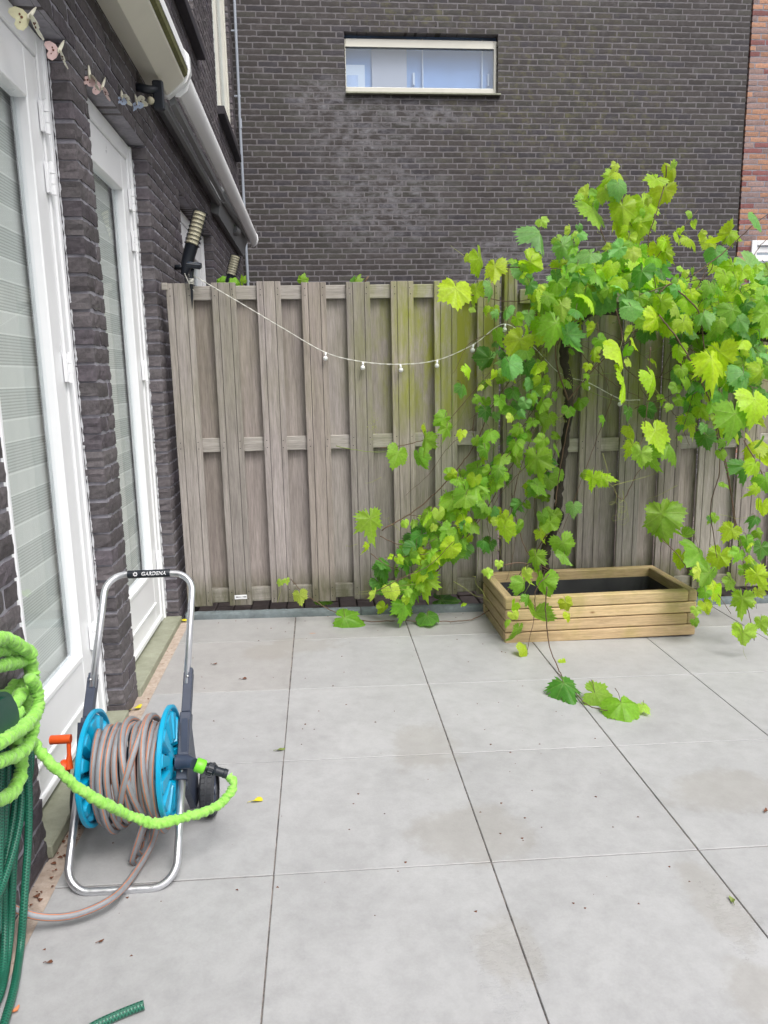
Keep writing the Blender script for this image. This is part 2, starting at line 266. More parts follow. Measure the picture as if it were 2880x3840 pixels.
# ------------------------------------------------------------------ mesh builder
class MB:
    def __init__(s): s.v = []; s.f = []; s.mi = []; s.uv = []; s.c = []; s.nv = 0; s.col = (1, 1, 1); s.hasuv = False
    def add(s, verts, faces, mi=0, uv=None, col=None):
        o = s.nv; verts = np.asarray(verts, float).reshape(-1, 3); s.v.append(verts); s.nv += len(verts)
        s.f += [tuple(i+o for i in f) for f in faces]; s.mi += ([mi]*len(faces) if isinstance(mi, int) else list(mi))
        s.uv.append(np.zeros((len(verts), 2)) if uv is None else np.asarray(uv, float)); s.hasuv |= uv is not None
        cc = np.empty((len(verts), 3)); cc[:] = s.col if col is None else col; s.c.append(cc); return s
    def box(s, x0, x1, y0, y1, z0, z1, mi=0, col=None, rot=None, bev=0):
        c = np.array([(x0+x1)/2, (y0+y1)/2, (z0+z1)/2]); h = np.array([x1-x0, y1-y0, z1-z0])/2
        if bev <= 0:
            vs = np.array([[i, j, k] for i in (-1, 1) for j in (-1, 1) for k in (-1, 1)], float)*h
            fs = [(0, 1, 3, 2), (4, 6, 7, 5), (0, 4, 5, 1), (2, 3, 7, 6), (0, 2, 6, 4), (1, 5, 7, 3)]
        else:
            b = min(bev, min(h)*.9); vs = []; idx = {}
            for i in (-1, 1):
                for j in (-1, 1):
                    for k in (-1, 1):
                        for ax in range(3):
                            p = np.array([i, j, k])*(h-b); p[ax] = (i, j, k)[ax]*h[ax]; idx[(i, j, k, ax)] = len(vs); vs.append(p)
            fs = []
            for ax in range(3):
                a1, a2 = [(1, 2), (2, 0), (0, 1)][ax]
                for sg in (-1, 1):
                    q = []
                    for (p1, p2) in ((-1, -1), (1, -1), (1, 1), (-1, 1)):
                        key = [0, 0, 0]; key[ax] = sg; key[a1] = p1; key[a2] = p2; q.append(idx[(*key, ax)])
                    fs.append(tuple(q if sg > 0 else q[::-1]))
            for ax in range(3):      # edges parallel to ax
                a1, a2 = [(1, 2), (2, 0), (0, 1)][ax]
                for p1 in (-1, 1):
                    for p2 in (-1, 1):
                        k0 = [0, 0, 0]; k1 = [0, 0, 0]; k0[ax] = -1; k1[ax] = 1
                        for kk in (k0, k1): kk[a1] = p1; kk[a2] = p2
                        q = [idx[(*k0, a1)], idx[(*k1, a1)], idx[(*k1, a2)], idx[(*k0, a2)]]; fs.append(tuple(q if p1*p2 < 0 else q[::-1]))
            for i in (-1, 1):
                for j in (-1, 1):
                    for k in (-1, 1):
                        q = [idx[(i, j, k, a)] for a in range(3)]; fs.append(tuple(q if i*j*k > 0 else q[::-1]))
            vs = np.array(vs)
        if rot is not None: vs = vs @ np.array(rot).T
        return s.add(vs+c, fs, mi, col=col)
    def tube(s, pts, r, seg=10, mi=0, cap=True, rf=None, twist=0, stripes=None, smi=1, col=None, closed=False):
        P = np.asarray(pts, float); n = len(P); T = np.gradient(P, axis=0) if not closed else np.roll(P, -1, 0)-np.roll(P, 1, 0)
        T /= np.linalg.norm(T, axis=1)[:, None]+1e-12
        a = np.array([0, 0, 1.]) if abs(T[0][2]) < .9 else np.array([1., 0, 0]); nn = a-T[0]*a.dot(T[0]); nn /= np.linalg.norm(nn)
        V = np.zeros((n, seg, 3)); UV = np.zeros((n, seg, 2)); L = 0; th = np.arange(seg)/seg*2*pi
        for i in range(n):
            nn = nn-T[i]*nn.dot(T[i]); nn /= np.linalg.norm(nn)+1e-12; bb = np.cross(T[i], nn)
            if i: L += np.linalg.norm(P[i]-P[i-1])
            ri = (r[i] if hasattr(r, '__len__') else r); rr = np.full(seg, ri) if rf is None else np.array([ri*rf(L, t, i) for t in th])
            t2 = th+twist*L; V[i] = P[i]+np.outer(rr*np.cos(t2), nn)+np.outer(rr*np.sin(t2), bb); UV[i, :, 0] = L; UV[i, :, 1] = th/2/pi
        F = []; MI = []
        for i in range(n if closed else n-1):
            j = (i+1) % n
            for k in range(seg):
                k2 = (k+1) % seg; F.append((i*seg+k, i*seg+k2, j*seg+k2, j*seg+k)); MI.append(smi if stripes and k in stripes else mi)
        if cap and not closed:
            F.append(tuple(range(seg))[::-1]); F.append(tuple((n-1)*seg+k for k in range(seg))); MI += [mi, mi]
        return s.add(V.reshape(-1, 3), F, MI, UV.reshape(-1, 2), col)
    def lathe(s, prof, c, axis, seg=32, mi=0, col=None, cap=True):   # prof: (radius, along)
        ax = np.array(axis, float); ax /= np.linalg.norm(ax); a = np.array([0, 0, 1.]) if abs(ax[2]) < .9 else np.array([1., 0, 0])
        e1 = np.cross(a, ax); e1 /= np.linalg.norm(e1); e2 = np.cross(ax, e1); V = []
        for r, h in prof:
            for k in range(seg):
                t = 2*pi*k/seg; V.append(np.asarray(c)+ax*h+(e1*math.cos(t)+e2*math.sin(t))*r)
        F = [(i*seg+k, i*seg+(k+1) % seg, (i+1)*seg+(k+1) % seg, (i+1)*seg+k) for i in range(len(prof)-1) for k in range(seg)]
        if cap: F.append(tuple(range(seg))[::-1]); F.append(tuple((len(prof)-1)*seg+k for k in range(seg)))
        return s.add(V, F, mi, col=col)
    def prism(s, poly, fn, d0, d1, mi=0, col=None):   # poly 2D, fn(a,b,d)->3D
        n = len(poly); V = [fn(a, b, d0) for a, b in poly]+[fn(a, b, d1) for a, b in poly]
        F = [tuple(range(n))[::-1], tuple(range(n, 2*n))]+[(i, (i+1) % n, n+(i+1) % n, n+i) for i in range(n)]
        return s.add(V, F, mi, col=col)
    def sphere(s, c, r, seg=14, ring=9, mi=0, sc=(1, 1, 1)):
        V = []; F = []
        for i in range(ring+1):
            p = pi*i/ring
            for k in range(seg):
                t = 2*pi*k/seg; V.append((c[0]+r*sc[0]*math.sin(p)*math.cos(t), c[1]+r*sc[1]*math.sin(p)*math.sin(t), c[2]+r*sc[2]*math.cos(p)))
        F = [(i*seg+k, (i+1)*seg+k, (i+1)*seg+(k+1) % seg, i*seg+(k+1) % seg) for i in range(ring) for k in range(seg)]
        return s.add(V, F, mi)
    def build(s, name, mats, parent=None, smooth=False, recalc=True, auto=None):
        me = bpy.data.meshes.new(name); V = np.concatenate(s.v) if s.v else np.zeros((0, 3))
        off = np.array(root_of(parent).location) if parent is not None else np.zeros(3)
        me.from_pydata((V-off).tolist(), [], s.f); me.update()
        for m in (mats if isinstance(mats, (list, tuple)) else [mats]): me.materials.append(M[m])
        me.polygons.foreach_set('material_index', s.mi); me.polygons.foreach_set('use_smooth', [smooth]*len(s.f))
        ca = me.color_attributes.new('Col', 'FLOAT_COLOR', 'POINT'); C = np.concatenate([np.concatenate(s.c), np.ones((len(V), 1))], 1)
        ca.data.foreach_set('color', C.astype(np.float32).ravel())
        if s.hasuv:
            ul = me.uv_layers.new(name='UVMap'); UV = np.concatenate(s.uv); li = np.zeros(len(me.loops), int); me.loops.foreach_get('vertex_index', li)
            ul.data.foreach_set('uv', UV[li].astype(np.float32).ravel())
        if recalc and len(s.f) < 60000:
            bm = bmesh.new(); bm.from_mesh(me); bmesh.ops.recalc_face_normals(bm, faces=bm.faces); bm.to_mesh(me); bm.free()
        if auto: me.set_sharp_from_angle(angle=math.radians(auto))
        o = bpy.data.objects.new(name, me); COL.objects.link(o)
        if parent is not None: o.parent = parent
        return o
def root_of(o):
    while o.parent: o = o.parent
    return o
def thing(name, label, cat, loc=(0, 0, 0), group=None):
    o = bpy.data.objects.new(name, None); COL.objects.link(o); o.location = loc; o.empty_display_size = .1
    o['label'] = label; o['category'] = cat
    if group: o['group'] = group
    return o
def tag(o, label, cat, group=None):
    o['label'] = label; o['category'] = cat
    if group: o['group'] = group
    return o
def struct(o): o['kind'] = 'structure'; return o
def stuff(o, label, cat): o['kind'] = 'stuff'; o['label'] = label; o['category'] = cat; return o
def smooth_path(pts, step=.01, closed=False):
    P = [np.asarray(p, float) for p in pts]; n = len(P); out = []
    rngi = range(n if closed else n-1)
    for i in rngi:
        p0, p1, p2, p3 = (P[(i-1) % n] if closed or i > 0 else 2*P[0]-P[1]), P[i], P[(i+1) % n], (P[(i+2) % n] if closed or i < n-2 else 2*P[-1]-P[-2])
        k = max(2, int(np.linalg.norm(p2-p1)/step))
        for j in range(k):
            t = j/k; out.append(.5*((2*p1)+(-p0+p2)*t+(2*p0-5*p1+4*p2-p3)*t*t+(-p0+3*p1-3*p2+p3)*t**3))
    if not closed: out.append(P[-1])
    return np.array(out)
# ------------------------------------------------------------------ brickwork (real bricks proud of a mortar bed)
def brickwork(mb, O, U, Nn, ur, wr, opens, pitch, course, joint, depth, colf, nu=8, nw=3, jit=.0022, recess=.006, phase=0, weep=(), rel=1):
    O = np.array(O, float); U = np.array(U, float); W = np.array([0, 0, 1.]); Nn = np.array(Nn, float)
    k0 = int(math.floor(wr[0]/course)); k1 = int(math.ceil(wr[1]/course)); r = np.random.default_rng(3)
    for k in range(k0, k1):
        w0, w1 = k*course, (k+1)*course; wc = (w0+w1)/2
        cuts = sorted([(a, b) for a, b, c, d in opens if c < wc < d]); segs = []; cur = ur[0]
        for a, b in cuts:
            if a > cur: segs.append((cur, a))
            cur = max(cur, b)
        if cur < ur[1]: segs.append((cur, ur[1]))
        shift = (phase+[0, .5, .24, .74, .5, .0, .76, .26][k % 8])*pitch
        for a, b in segs:
            # mortar bed
            A, B = a+.006, b-.006
            q = []
            for dd in (-recess, -depth):
                for (uu, ww) in ((A, w0+.005), (B, w0+.005), (B, w1+.005), (A, w1+.005)): q.append(O+U*uu+W*ww+Nn*dd)
            mb.add(q, [(0, 1, 2, 3), (7, 6, 5, 4), (0, 4, 5, 1), (1, 5, 6, 2), (2, 6, 7, 3), (3, 7, 4, 0)], 1, col=(1, 1, 1))
            i = math.floor((a-shift)/pitch); edges = []
            while True:
                x0 = shift+i*pitch; x1 = x0+pitch-joint; i += 1
                if x0 > b: break
                x0, x1 = max(x0, a), min(x1, b)
                if x1-x0 > .035: edges.append([x0, x1])
                elif edges and x1-x0 > 0 and x1 > b-.001: edges[-1][1] = b
                elif x1-x0 > 0 and not edges: a2 = a; shortstart = True; edges.append([x0, min(x1+pitch, b)]); i += 1
            for x0, x1 in edges:
                L = x1-x0; n_u = max(2, int(nu*L/pitch)+1); x0 += r.normal(0, .0012); x1 += r.normal(0, .0012)
                hb = r.normal(0, .0008); pro = abs(r.normal(0, .0011))*rel; bz0, bz1 = w0+joint/2+hb, w1-joint/2+hb*.5
                gu = np.linspace(0, 1, n_u+1); gw = np.linspace(0, 1, nw+1)
                gx, gw2 = np.meshgrid(gu, gw, indexing='ij')
                X = x0+gx*(x1-x0); Z = bz0+gw2*(bz1-bz0); D = pro+r.normal(0, jit*.32*rel, X.shape)
                e = np.minimum(np.minimum(gx, 1-gx)*(x1-x0), np.minimum(gw2, 1-gw2)*(bz1-bz0)) < 1e-6
                D[e] -= .0022*rel; Z[e] += r.normal(0, jit*.55, X.shape)[e]; X[e] += r.normal(0, jit*.4, X.shape)[e]
                front = (O+U*X[..., None]+W*Z[..., None]+Nn*D[..., None]).reshape(-1, 3); m = nw+1
                fs = [(i2*m+j, (i2+1)*m+j, (i2+1)*m+j+1, i2*m+j+1) for i2 in range(n_u) for j in range(nw)]
                ring = [(i2, 0) for i2 in range(n_u+1)]+[(n_u, j) for j in range(1, nw+1)]+[(i2, nw) for i2 in range(n_u-1, -1, -1)]+[(0, j) for j in range(nw-1, 0, -1)]
                rid = [i2*m+j for i2, j in ring]; V = [front]; base = len(front); R = len(rid)
                for q2, dd in enumerate((-.012, -depth*.5, -depth)):
                    ext = front[rid]+0; ext = ext-Nn*((ext-O).dot(Nn))[:, None]+Nn*dd
                    cen = O+U*(x0+x1)/2+W*(bz0+bz1)/2; ext += np.sign((ext-cen).dot(U))[:, None]*U*(.002+r.normal(0, jit*.5, R)[:, None]) if q2 < 2 else 0
                    V.append(ext)
                fs2 = []
                for q2 in range(3):
                    pa = rid if q2 == 0 else [base+(q2-1)*R+t for t in range(R)]; pb = [base+q2*R+t for t in range(R)]
                    fs2 += [(pa[t], pb[t], pb[(t+1) % R], pa[(t+1) % R]) for t in range(R)]
                mb.add(np.concatenate(V), fs+fs2, 0, col=colf(r))
    for (uu, k) in weep:
        q = [];
        for dd in (-recess+.001, -.02):
            for (a, b) in ((uu-.006, k*course+.004), (uu+.006, k*course+.004), (uu+.006, (k+1)*course-.002), (uu-.006, (k+1)*course-.002)): q.append(O+U*a+W*b+Nn*dd)
        mb.add(q, [(0, 1, 2, 3), (0, 4, 5, 1), (1, 5, 6, 2), (2, 6, 7, 3), (3, 7, 4, 0)], 2, col=(1, 1, 1))
def dark_col(r):
    b = r.uniform(.75, 1.3); t = r.random()
    c = np.array([.080, .071, .076]) if t < .6 else np.array([.086, .078, .082]) if t < .85 else np.array([.075, .065, .075])
    return c*b*1.15
def far_col(r):
    b = r.uniform(.8, 1.25); t = r.random()
    c = np.array([.047, .041, .040]) if t < .6 else np.array([.050, .047, .042]) if t < .9 else np.array([.043, .039, .045])
    return c*b
def red_col(r):
    t = r.random()
    if t < .45: return np.array([.40, .215, .14])*r.uniform(.8, 1.2)
    if t < .7: return np.array([.30, .20, .18])*r.uniform(.8, 1.15)
    if t < .85: return np.array([.24, .17, .16])*r.uniform(.8, 1.1)
    return np.array([.22, .085, .08])*r.uniform(.8, 1.2)
WX = -.795
D1, D2, D3 = (1.945, 2.815), (3.01, 3.985), (4.87, 6.33)
WIN_A, WIN_B = (4.9, 6.02), (7.22, 8.67)
LZ = 2.4375
house = thing('brick_house', 'dark brown brick house along the left side with white glazed doors', 'house', (WX, 3, 0))
mb = MB()
brickwork(mb, (WX, 0, 0), (0, 1, 0), (1, 0, 0), (-1.2, 8.97), (-.0625, 6.25), [(*D1, .0, LZ), (*D2, .0, LZ), (*D3, 0, LZ), (*WIN_A, 3.6875, 5.6), (*WIN_B, 3.6875, 5.6)], .22, .0625, .012, .105, dark_col, 10, 3, .0034, .0046)
mb.build('wall', ['brick', 'mortar', 'gap_dark'], house, recalc=False)
mb = MB()   # the closed rooms behind the facade
def shell(mb, y0, y1, z0, z1, x0=-4.5):
    mb.box(x0, x0+.05, y0, y1, z0, z1); mb.box(x0, WX-.106, y0-.05, y0, z0, z1); mb.box(x0, WX-.106, y1, y1+.05, z0, z1)
    mb.box(x0, WX-.106, y0, y1, z1, z1+.05); mb.box(x0, WX-.106, y0, y1, z0-.05, z0)
shell(mb, -1.15, 8.9, .0, 2.75); shell(mb, -1.15, 8.9, 2.85, 6.2)
mb.build('room', ['room_dark'], house)
# ---- doors
def strip(mb, x0, x1, y0, y1, z0, z1, b=.004, mi=0): mb.box(x0, x1, y0, y1, z0, z1, mi, bev=b)
def hinge(parent, y, z, mat='white_paint'):
    mb = MB(); mb.tube([(WX-.062, y, z-.05), (WX-.062, y, z-.018)], .0095, 10); mb.tube([(WX-.062, y, z-.016), (WX-.062, y, z+.016)], .0085, 10)
    mb.tube([(WX-.062, y, z+.018), (WX-.062, y, z+.05)], .0095, 10); mb.tube([(WX-.062, y, z+.05), (WX-.062, y, z+.054)], .0055, 8)
    mb.box(WX-.078, WX-.066, y-.024, y+.006, z-.047, z+.047, bev=.001)
    mb.build('hinge', [mat], parent, True, auto=40)
def door(y0, y1, label, ztop=LZ, hinges=(2.17, 1.98, 1.36, .38), mat='white_paint', right_only=False, zsill=.04):
    fx = WX-.075; a, b = y0+.012, y1-.012; mb = MB(); fw = .074
    strip(mb, fx-.09, fx, a, a+fw, zsill, ztop-.008); strip(mb, fx-.09, fx, b-fw, b, zsill, ztop-.008)
    strip(mb, fx-.09, fx, a+fw, b-fw, ztop-.008-fw, ztop-.008); mb.box(fx-.088, fx+.006, a-.004, a+.022, zsill, ztop-.01, bev=.002); mb.box(fx-.088, fx+.006, b-.022, b+.004, zsill, ztop-.01, bev=.002)
    fr = mb.build('door_frame', [mat], house)
    la, lb = a+fw+.004, b-fw-.004; lz0, lz1 = zsill+.012, ztop-.012-fw; lx = fx-.006; st = .105
    gz0, gz1 = .335, 2.205; ga, gb = la+st, lb-st; mb = MB()
    strip(mb, lx-.05, lx, la, ga, lz0, lz1); strip(mb, lx-.05, lx, gb, lb, lz0, lz1); strip(mb, lx-.05, lx, ga, gb, gz1, lz1); strip(mb, lx-.05, lx, ga, gb, lz0, gz0-.005)
    bw = .016   # glazing bead
    for q in ((ga-.002, ga+bw, gz0, gz1), (gb-bw, gb+.002, gz0, gz1), (ga+bw, gb-bw, gz1-bw, gz1+.002), (ga+bw, gb-bw, gz0-.006, gz0+bw)): mb.box(lx-.045, lx+.005, *q[:2], *q[2:], bev=.004)
    # raised moulding of the bottom panel
    for q in ((ga-.01, gb+.01, .165, .178), ): mb.box(lx-.01, lx+.007, *q[:2], *q[2:], bev=.003)
    mb.box(lx-.01, lx+.012, la, lb, lz0+.004, lz0+.03, bev=.004)
    dr = mb.build('door', [mat], house); dr['label'] = label
    mb = MB(); mb.box(lx-.030, lx-.022, ga+.005, gb-.005, gz0+.005, gz1-.005); mb.build('pane', ['door_glass'], dr)
    mb = MB(); mb.box(lx-.040, lx-.033, ga+bw, ga+bw+.012, gz0+bw, gz1-bw); mb.box(lx-.040, lx-.033, gb-bw-.012, gb-bw, gz0+bw, gz1-bw); mb.box(lx-.040, lx-.033, ga+bw+.012, gb-bw-.012, gz0+bw, gz0+bw+.012)
    mb.build('spacer_bar', ['aluminium'], dr)
    for z in hinges: hinge(dr, b-fw-.002, z, mat)
    return lx, ga, gb, gz0, gz1
doors = []
doors.append(door(*D1, 'white glazed door nearest to the camera'))
doors.append(door(*D2, 'white glazed door beside the wooden fence'))
door(*D3, 'white door half hidden beyond the fence', hinges=(), mat='white_paint')
for i, (lx, ga, gb, z0, z1) in enumerate(doors):
    bx = lx-.062; mb = MB(); V = []; n = 60
    for k in range(n+1):
        z = z0+(z1-z0)*k/n
        for y in (ga-.03, gb+.03): V.append((bx, y, z))
    mb.add(V, [(2*k, 2*k+1, 2*k+3, 2*k+2) for k in range(n)]); mb.box(bx-.006, bx-.001, ga-.03, gb+.03, z0, z1)
    tag(mb.build('roller_blind', ['blind']), ['pale striped roller blind behind the nearest glass door', 'pale striped roller blind behind the glass door beside the fence'][i], 'blind', None)
# sealant line along the brick edge of each frame
for (yy, sgn) in ((D1[1], 1), (D2[1], 1), (D2[0], -1)):
    mb = MB(); r = random.Random(int(yy*100)); V = []; z = .06; n = 0
    while z < 2.38:
        ph = (z/.0625) % 1; w_ = .0008 if ph < .25 else r.uniform(.0015, .0045); xx = WX-.066+r.uniform(-.0015, .0015)
        V += [(xx-w_, yy-sgn*.0042, z), (xx+w_, yy-sgn*.0042, z)]; z += .012; n += 1
    mb.add(V, [(2*k, 2*k+1, 2*k+3, 2*k+2) for k in range(n-1)]); mb.build('sealant', ['sealant'], house)
# door sills and the wall foot
for (a, b) in (D1, D2, D3):
    mb = MB(); mb.box(WX-.10, WX+.012, a+.002, b-.002, .0, .040, bev=.004); mb.build('sill', ['sill_stone'], house)
# upper windows
def upper(y0, y1):
    z0, z1 = 3.6875, 5.6; fx = WX-.03; mb = MB()
    for q in ((y0, y0+.07, z0, z1), (y1-.07, y1, z0, z1), (y0+.07, y1-.07, z0, z0+.07), (y0+.07, y1-.07, z1-.07, z1)): strip(mb, fx-.07, fx, *q)
    ym = (y0+y1)/2; strip(mb, fx-.06, fx-.012, y0+.07, y0+.13, z0+.07, z1-.07); strip(mb, fx-.06, fx-.012, y1-.13, y1-.07, z0+.07, z1-.07); strip(mb, fx-.06, fx-.012, y0+.13, y1-.13, z0+.07, z0+.13); strip(mb, fx-.06, fx-.012, ym-.05, ym+.05, z0+.13, z1-.07)
    wf = mb.build('window_frame', ['cream_paint'], house)
    for a, b in ((y0+.13, ym-.05), (ym+.05, y1-.13)):
        mb = MB(); mb.box(fx-.045, fx-.038, a, b, z0+.13, z1-.07); mb.build('pane', ['far_glass'], wf)
    mb = MB(); mb.box(WX-.08, WX+.062, y0-.03, y1+.03, z0-.075, z0-.003, bev=.004); mb.build('window_sill', ['dark_sill'], house)
upper(*WIN_A); upper(*WIN_B)
# ------------------------------------------------------------------ neighbour building at the back
BY = 9.0; bh = thing('neighbour_building', 'tall dark brick building closing the yard, with one wide window', 'building', (2, BY, 0))
BWX0, BWX1, BWZ0, BWZ1 = .43, 2.155, 72*.0615, 82*.0615+.0
mb = MB(); brickwork(mb, (0, BY, 0), (1, 0, 0), (0, -1, 0), (WX-.1, 5.11), (0, 6.6), [(BWX0, BWX1, BWZ0, BWZ1+.001)], .2165, .0615, .0135, .10, far_col, 6, 2, .0030, .0016, .1, rel=.3,
    weep=[(.50, 83), (.88, 83), (1.45, 83), (2.02, 83), (.45, 87), (.95, 87), (1.95, 87), (.63, 71), (1.2, 71), (1.78, 71)])
mb.build('wall', ['brick_far', 'mortar_far', 'gap_dark'], bh, recalc=False)
mb = MB(); mb.box(WX-.1, 5.11, BY+.101, BY+.14, 0, BWZ0-.05); mb.box(WX-.1, 5.11, BY+.101, BY+.14, BWZ1+.05, 6.6); mb.box(WX-.1, BWX0-.05, BY+.101, BY+.14, BWZ0-.05, BWZ1+.05); mb.box(BWX1+.05, 5.11, BY+.101, BY+.14, BWZ0-.05, BWZ1+.05)
mb.build('wall_core', ['gap_dark'], bh)
mb = MB(); fy = BY+.045; t = BWZ1-.045
for q in ((BWX0, BWX0+.012, BWZ0, t), (BWX1-.035, BWX1, BWZ0, t), (BWX0+.012, BWX1-.035, BWZ0, BWZ0+.075), (BWX0+.012, BWX1-.035, t-.085, t)): mb.box(q[0], q[1], fy, fy+.06, q[2], q[3], bev=.006)
mb.box(BWX0+.012, BWX1-.035, fy-.004, fy+.02, t-.085, t-.072)
wf = mb.build('window_frame', ['cream_paint'], bh)
mb = MB(); mb.box(BWX0+.012, BWX1-.035, fy+.025, fy+.032, BWZ0+.075, t-.085); mb.build('pane', ['far_glass'], wf)
mb = MB(); mb.box(BWX0-.0, BWX1+.03, BY-.045, fy+.0, BWZ0-.022, BWZ0-.002, bev=.003); mb.build('window_sill', ['sill_stone'], bh)
ry = fy+.10
def wx(u): return float(oy(u, 240, ry)[0])
def wz(v): return float(oy(1500, v, ry)[2])
mb = MB(); mb.box(BWX0-.3, BWX1+.3, ry+.03, ry+.05, BWZ0-.3, BWZ1+.3, 0)
mb.build('sky_reflection_panel', ['sky_reflection_blue'], wf)  # pale blue backing, coloured as the sky mirrored in the window
mb = MB(); mb.box(wx(1394), wx(1525), ry, ry+.02, BWZ0, BWZ1, 0); mb.build('interior_panel', ['room_beige'], wf)
mb = MB(); mb.box(wx(1292), wx(1367), ry-.01, ry+.02, BWZ0, wz(247), 1); mb.box(wx(1300), wx(1341), ry-.014, ry-.01, BWZ0, wz(286), 2)
mb.build('notice_board', ['room_beige', 'room_white', 'butter_blue'], wf)
for (ua, ub, va, vb) in ((1583, 1587, 0, 0), (1806, 1810, 0, 0), (1547, 1555, 318, 273), (1829, 1834, 318, 273)):
    mb = MB(); mb.box(wx(ua), wx(ub), ry-.008, ry+.02, wz(va) if va else BWZ0, wz(vb) if vb else BWZ1); mb.build('door_handle' if va else 'door_edge', ['room_white'], wf)
if 0: mb.box(wx(1583), wx(1587), ry, ry+.02, BWZ0, BWZ1, 1); mb.box(wx(1806), wx(1810), ry, ry+.02, BWZ0, BWZ1, 1)

# red brick neighbour
rh = thing('red_brick_house', 'red and orange brick house at the right edge behind the vine', 'house', (5, BY, 0))
mb = MB(); brickwork(mb, (0, BY-.01, 0), (1, 0, 0), (0, -1, 0), (5.125, 7.4), (0, 6.6), [(5.30, 6.6, 2.3, 2.83)], .2165, .0615, .013, .10, red_col, 6, 2, .0028, .003, rel=.5)
mb.box(5.125, 7.4, BY+.1, BY+.13, 0, 2.3, 1); mb.box(5.125, 7.4, BY+.1, BY+.13, 2.83, 6.6, 1); mb.build('wall', ['brick_far', 'mortar'], rh, recalc=False)
mb = MB()
for q in ((5.29, 5.36, 2.3, 2.83), (6.53, 6.6, 2.3, 2.83), (5.36, 6.53, 2.77, 2.83), (5.36, 6.53, 2.3, 2.36)): mb.box(q[0], q[1], BY-.03, BY+.05, q[2], q[3], bev=.004)
for k in range(4): mb.box(5.37, 6.52, BY-.005, BY+.01, 2.39+k*.1, 2.46+k*.1, bev=.003)
wf2 = mb.build('window_frame', ['white_paint'], rh); mb = MB(); mb.box(5.36, 6.53, BY+.03, BY+.037, 2.36, 2.77); mb.build('pane', ['far_glass'], wf2)
# thin grey conduit in the corner
dp = thing('downpipe', 'thin pale grey pipe running down the corner between house and back wall', 'pipe', (WX+.05, 8.9, 0)); mb = MB()
mb.tube([(WX+.055, 8.93, 6.2), (WX+.05, 8.92, 4.2), (WX+.047, 8.92, 4.19), (WX+.045, 8.92, 0)], .0155, 12); mb.tube([(WX+.05, 8.92, 4.02), (WX+.05, 8.92, 4.12)], .019, 12); mb.build('pipe', ['pipe_grey'], dp, True, auto=40)
for z in (5.0, 4.35, 3.05, 2.4, 5.6):
    mb = MB(); mb.box(WX+.0, WX+.07, 8.915, 8.925, z-.008, z+.008, bev=.002); mb.build('clip', ['pipe_grey'], dp)
# ------------------------------------------------------------------ awnings
def profile(mb, poly, y0, y1, mi=0): mb.prism(poly, lambda a, b, d: (a, d, b), y0, y1, mi)
aw = thing('awning', 'cream retracted awning case above the nearest door', 'awning', (WX, 2.5, 2.75), 'retracted awnings on the house wall')
mb = MB(); profile(mb, [(WX, 2.755), (-.70, 2.722), (-.69, 2.726), (-.615, 2.79), (-.612, 2.80), (-.70, 2.90), (WX, 2.96)], .2, 4.13); mb.build('case', ['awning_cream'], aw, auto=30)
mb = MB(); profile(mb, [(-.612, 2.802), (-.596, 2.815), (-.592, 2.84), (-.612, 2.86)], .2, 4.13); mb.build('algae_seam', ['algae'], aw)
mb = MB(); profile(mb, [(-.612, 2.861), (-.590, 2.845), (-.592, 2.90), (-.62, 2.945), (WX, 3.0), (WX, 2.962), (-.70, 2.902)], .2, 4.13); mb.build('hood', ['white_paint'], aw, auto=30)
mb = MB(); profile(mb, [(WX, 2.74), (-.70, 2.712), (-.60, 2.785), (-.58, 2.83), (-.583, 2.91), (-.62, 2.955), (WX, 3.01)], 4.131, 4.175); mb.build('end_cap', ['awning_grey'], aw, auto=30)
mb = MB(); mb.box(-.625, -.61, 4.176, 4.184, 2.79, 2.87, bev=.005); mb.build('slot', ['black_plastic'], aw)
aw2 = thing('awning', 'pale grey retracted awning bar reaching the back corner above the fence', 'awning', (WX, 6.3, 2.75), 'retracted awnings on the house wall')
mb = MB(); profile(mb, [(-.66, 2.735), (-.645, 2.732), (-.612, 2.76), (-.596, 2.80), (-.60, 2.85), (-.62, 2.875), (-.635, 2.86), (-.64, 2.79), (-.665, 2.75)], 4.18, 8.62); mb.build('front_bar', ['awning_grey'], aw2, True, auto=35)
mb = MB(); mb.prism([(-.668, 2.728), (-.645, 2.724), (-.606, 2.755), (-.588, 2.80), (-.594, 2.855), (-.622, 2.885), (-.645, 2.862)], lambda a, b, d: (a, d, b), 8.621, 8.65); mb.build('end_cap', ['awning_grey'], aw2); mb = MB(); mb.prism([(-.668, 2.728), (-.645, 2.724), (-.606, 2.755), (-.588, 2.80), (-.594, 2.855), (-.622, 2.885), (-.645, 2.862)], lambda a, b, d: (a, d, b), 4.17, 4.179); mb.build('end_cap', ['awning_grey'], aw2)
mb = MB(); profile(mb, [(WX+.01, 2.70), (-.735, 2.665), (-.715, 2.67), (-.712, 2.70), (-.74, 2.72), (WX+.01, 2.76)], 4.18, 6.35); profile(mb, [(-.70, 2.69), (-.675, 2.70), (-.675, 2.735), (-.70, 2.73)], 4.19, 6.35); mb.build('arm', ['awning_dark'], aw2, auto=30)
mb = MB(); mb.tube([(-.70, 6.4, 2.72), (-.67, 8.3, 2.76)], .022, 10); mb.tube([(-.73, 7.35, 2.68), (-.71, 7.5, 2.68)], .04, 14); profile(mb, [(WX, 2.62), (-.74, 2.60), (-.72, 2.70), (-.68, 2.80), (WX, 2.86)], 6.36, 8.5); mb.build('roller', ['awning_dark'], aw2, True, auto=30)
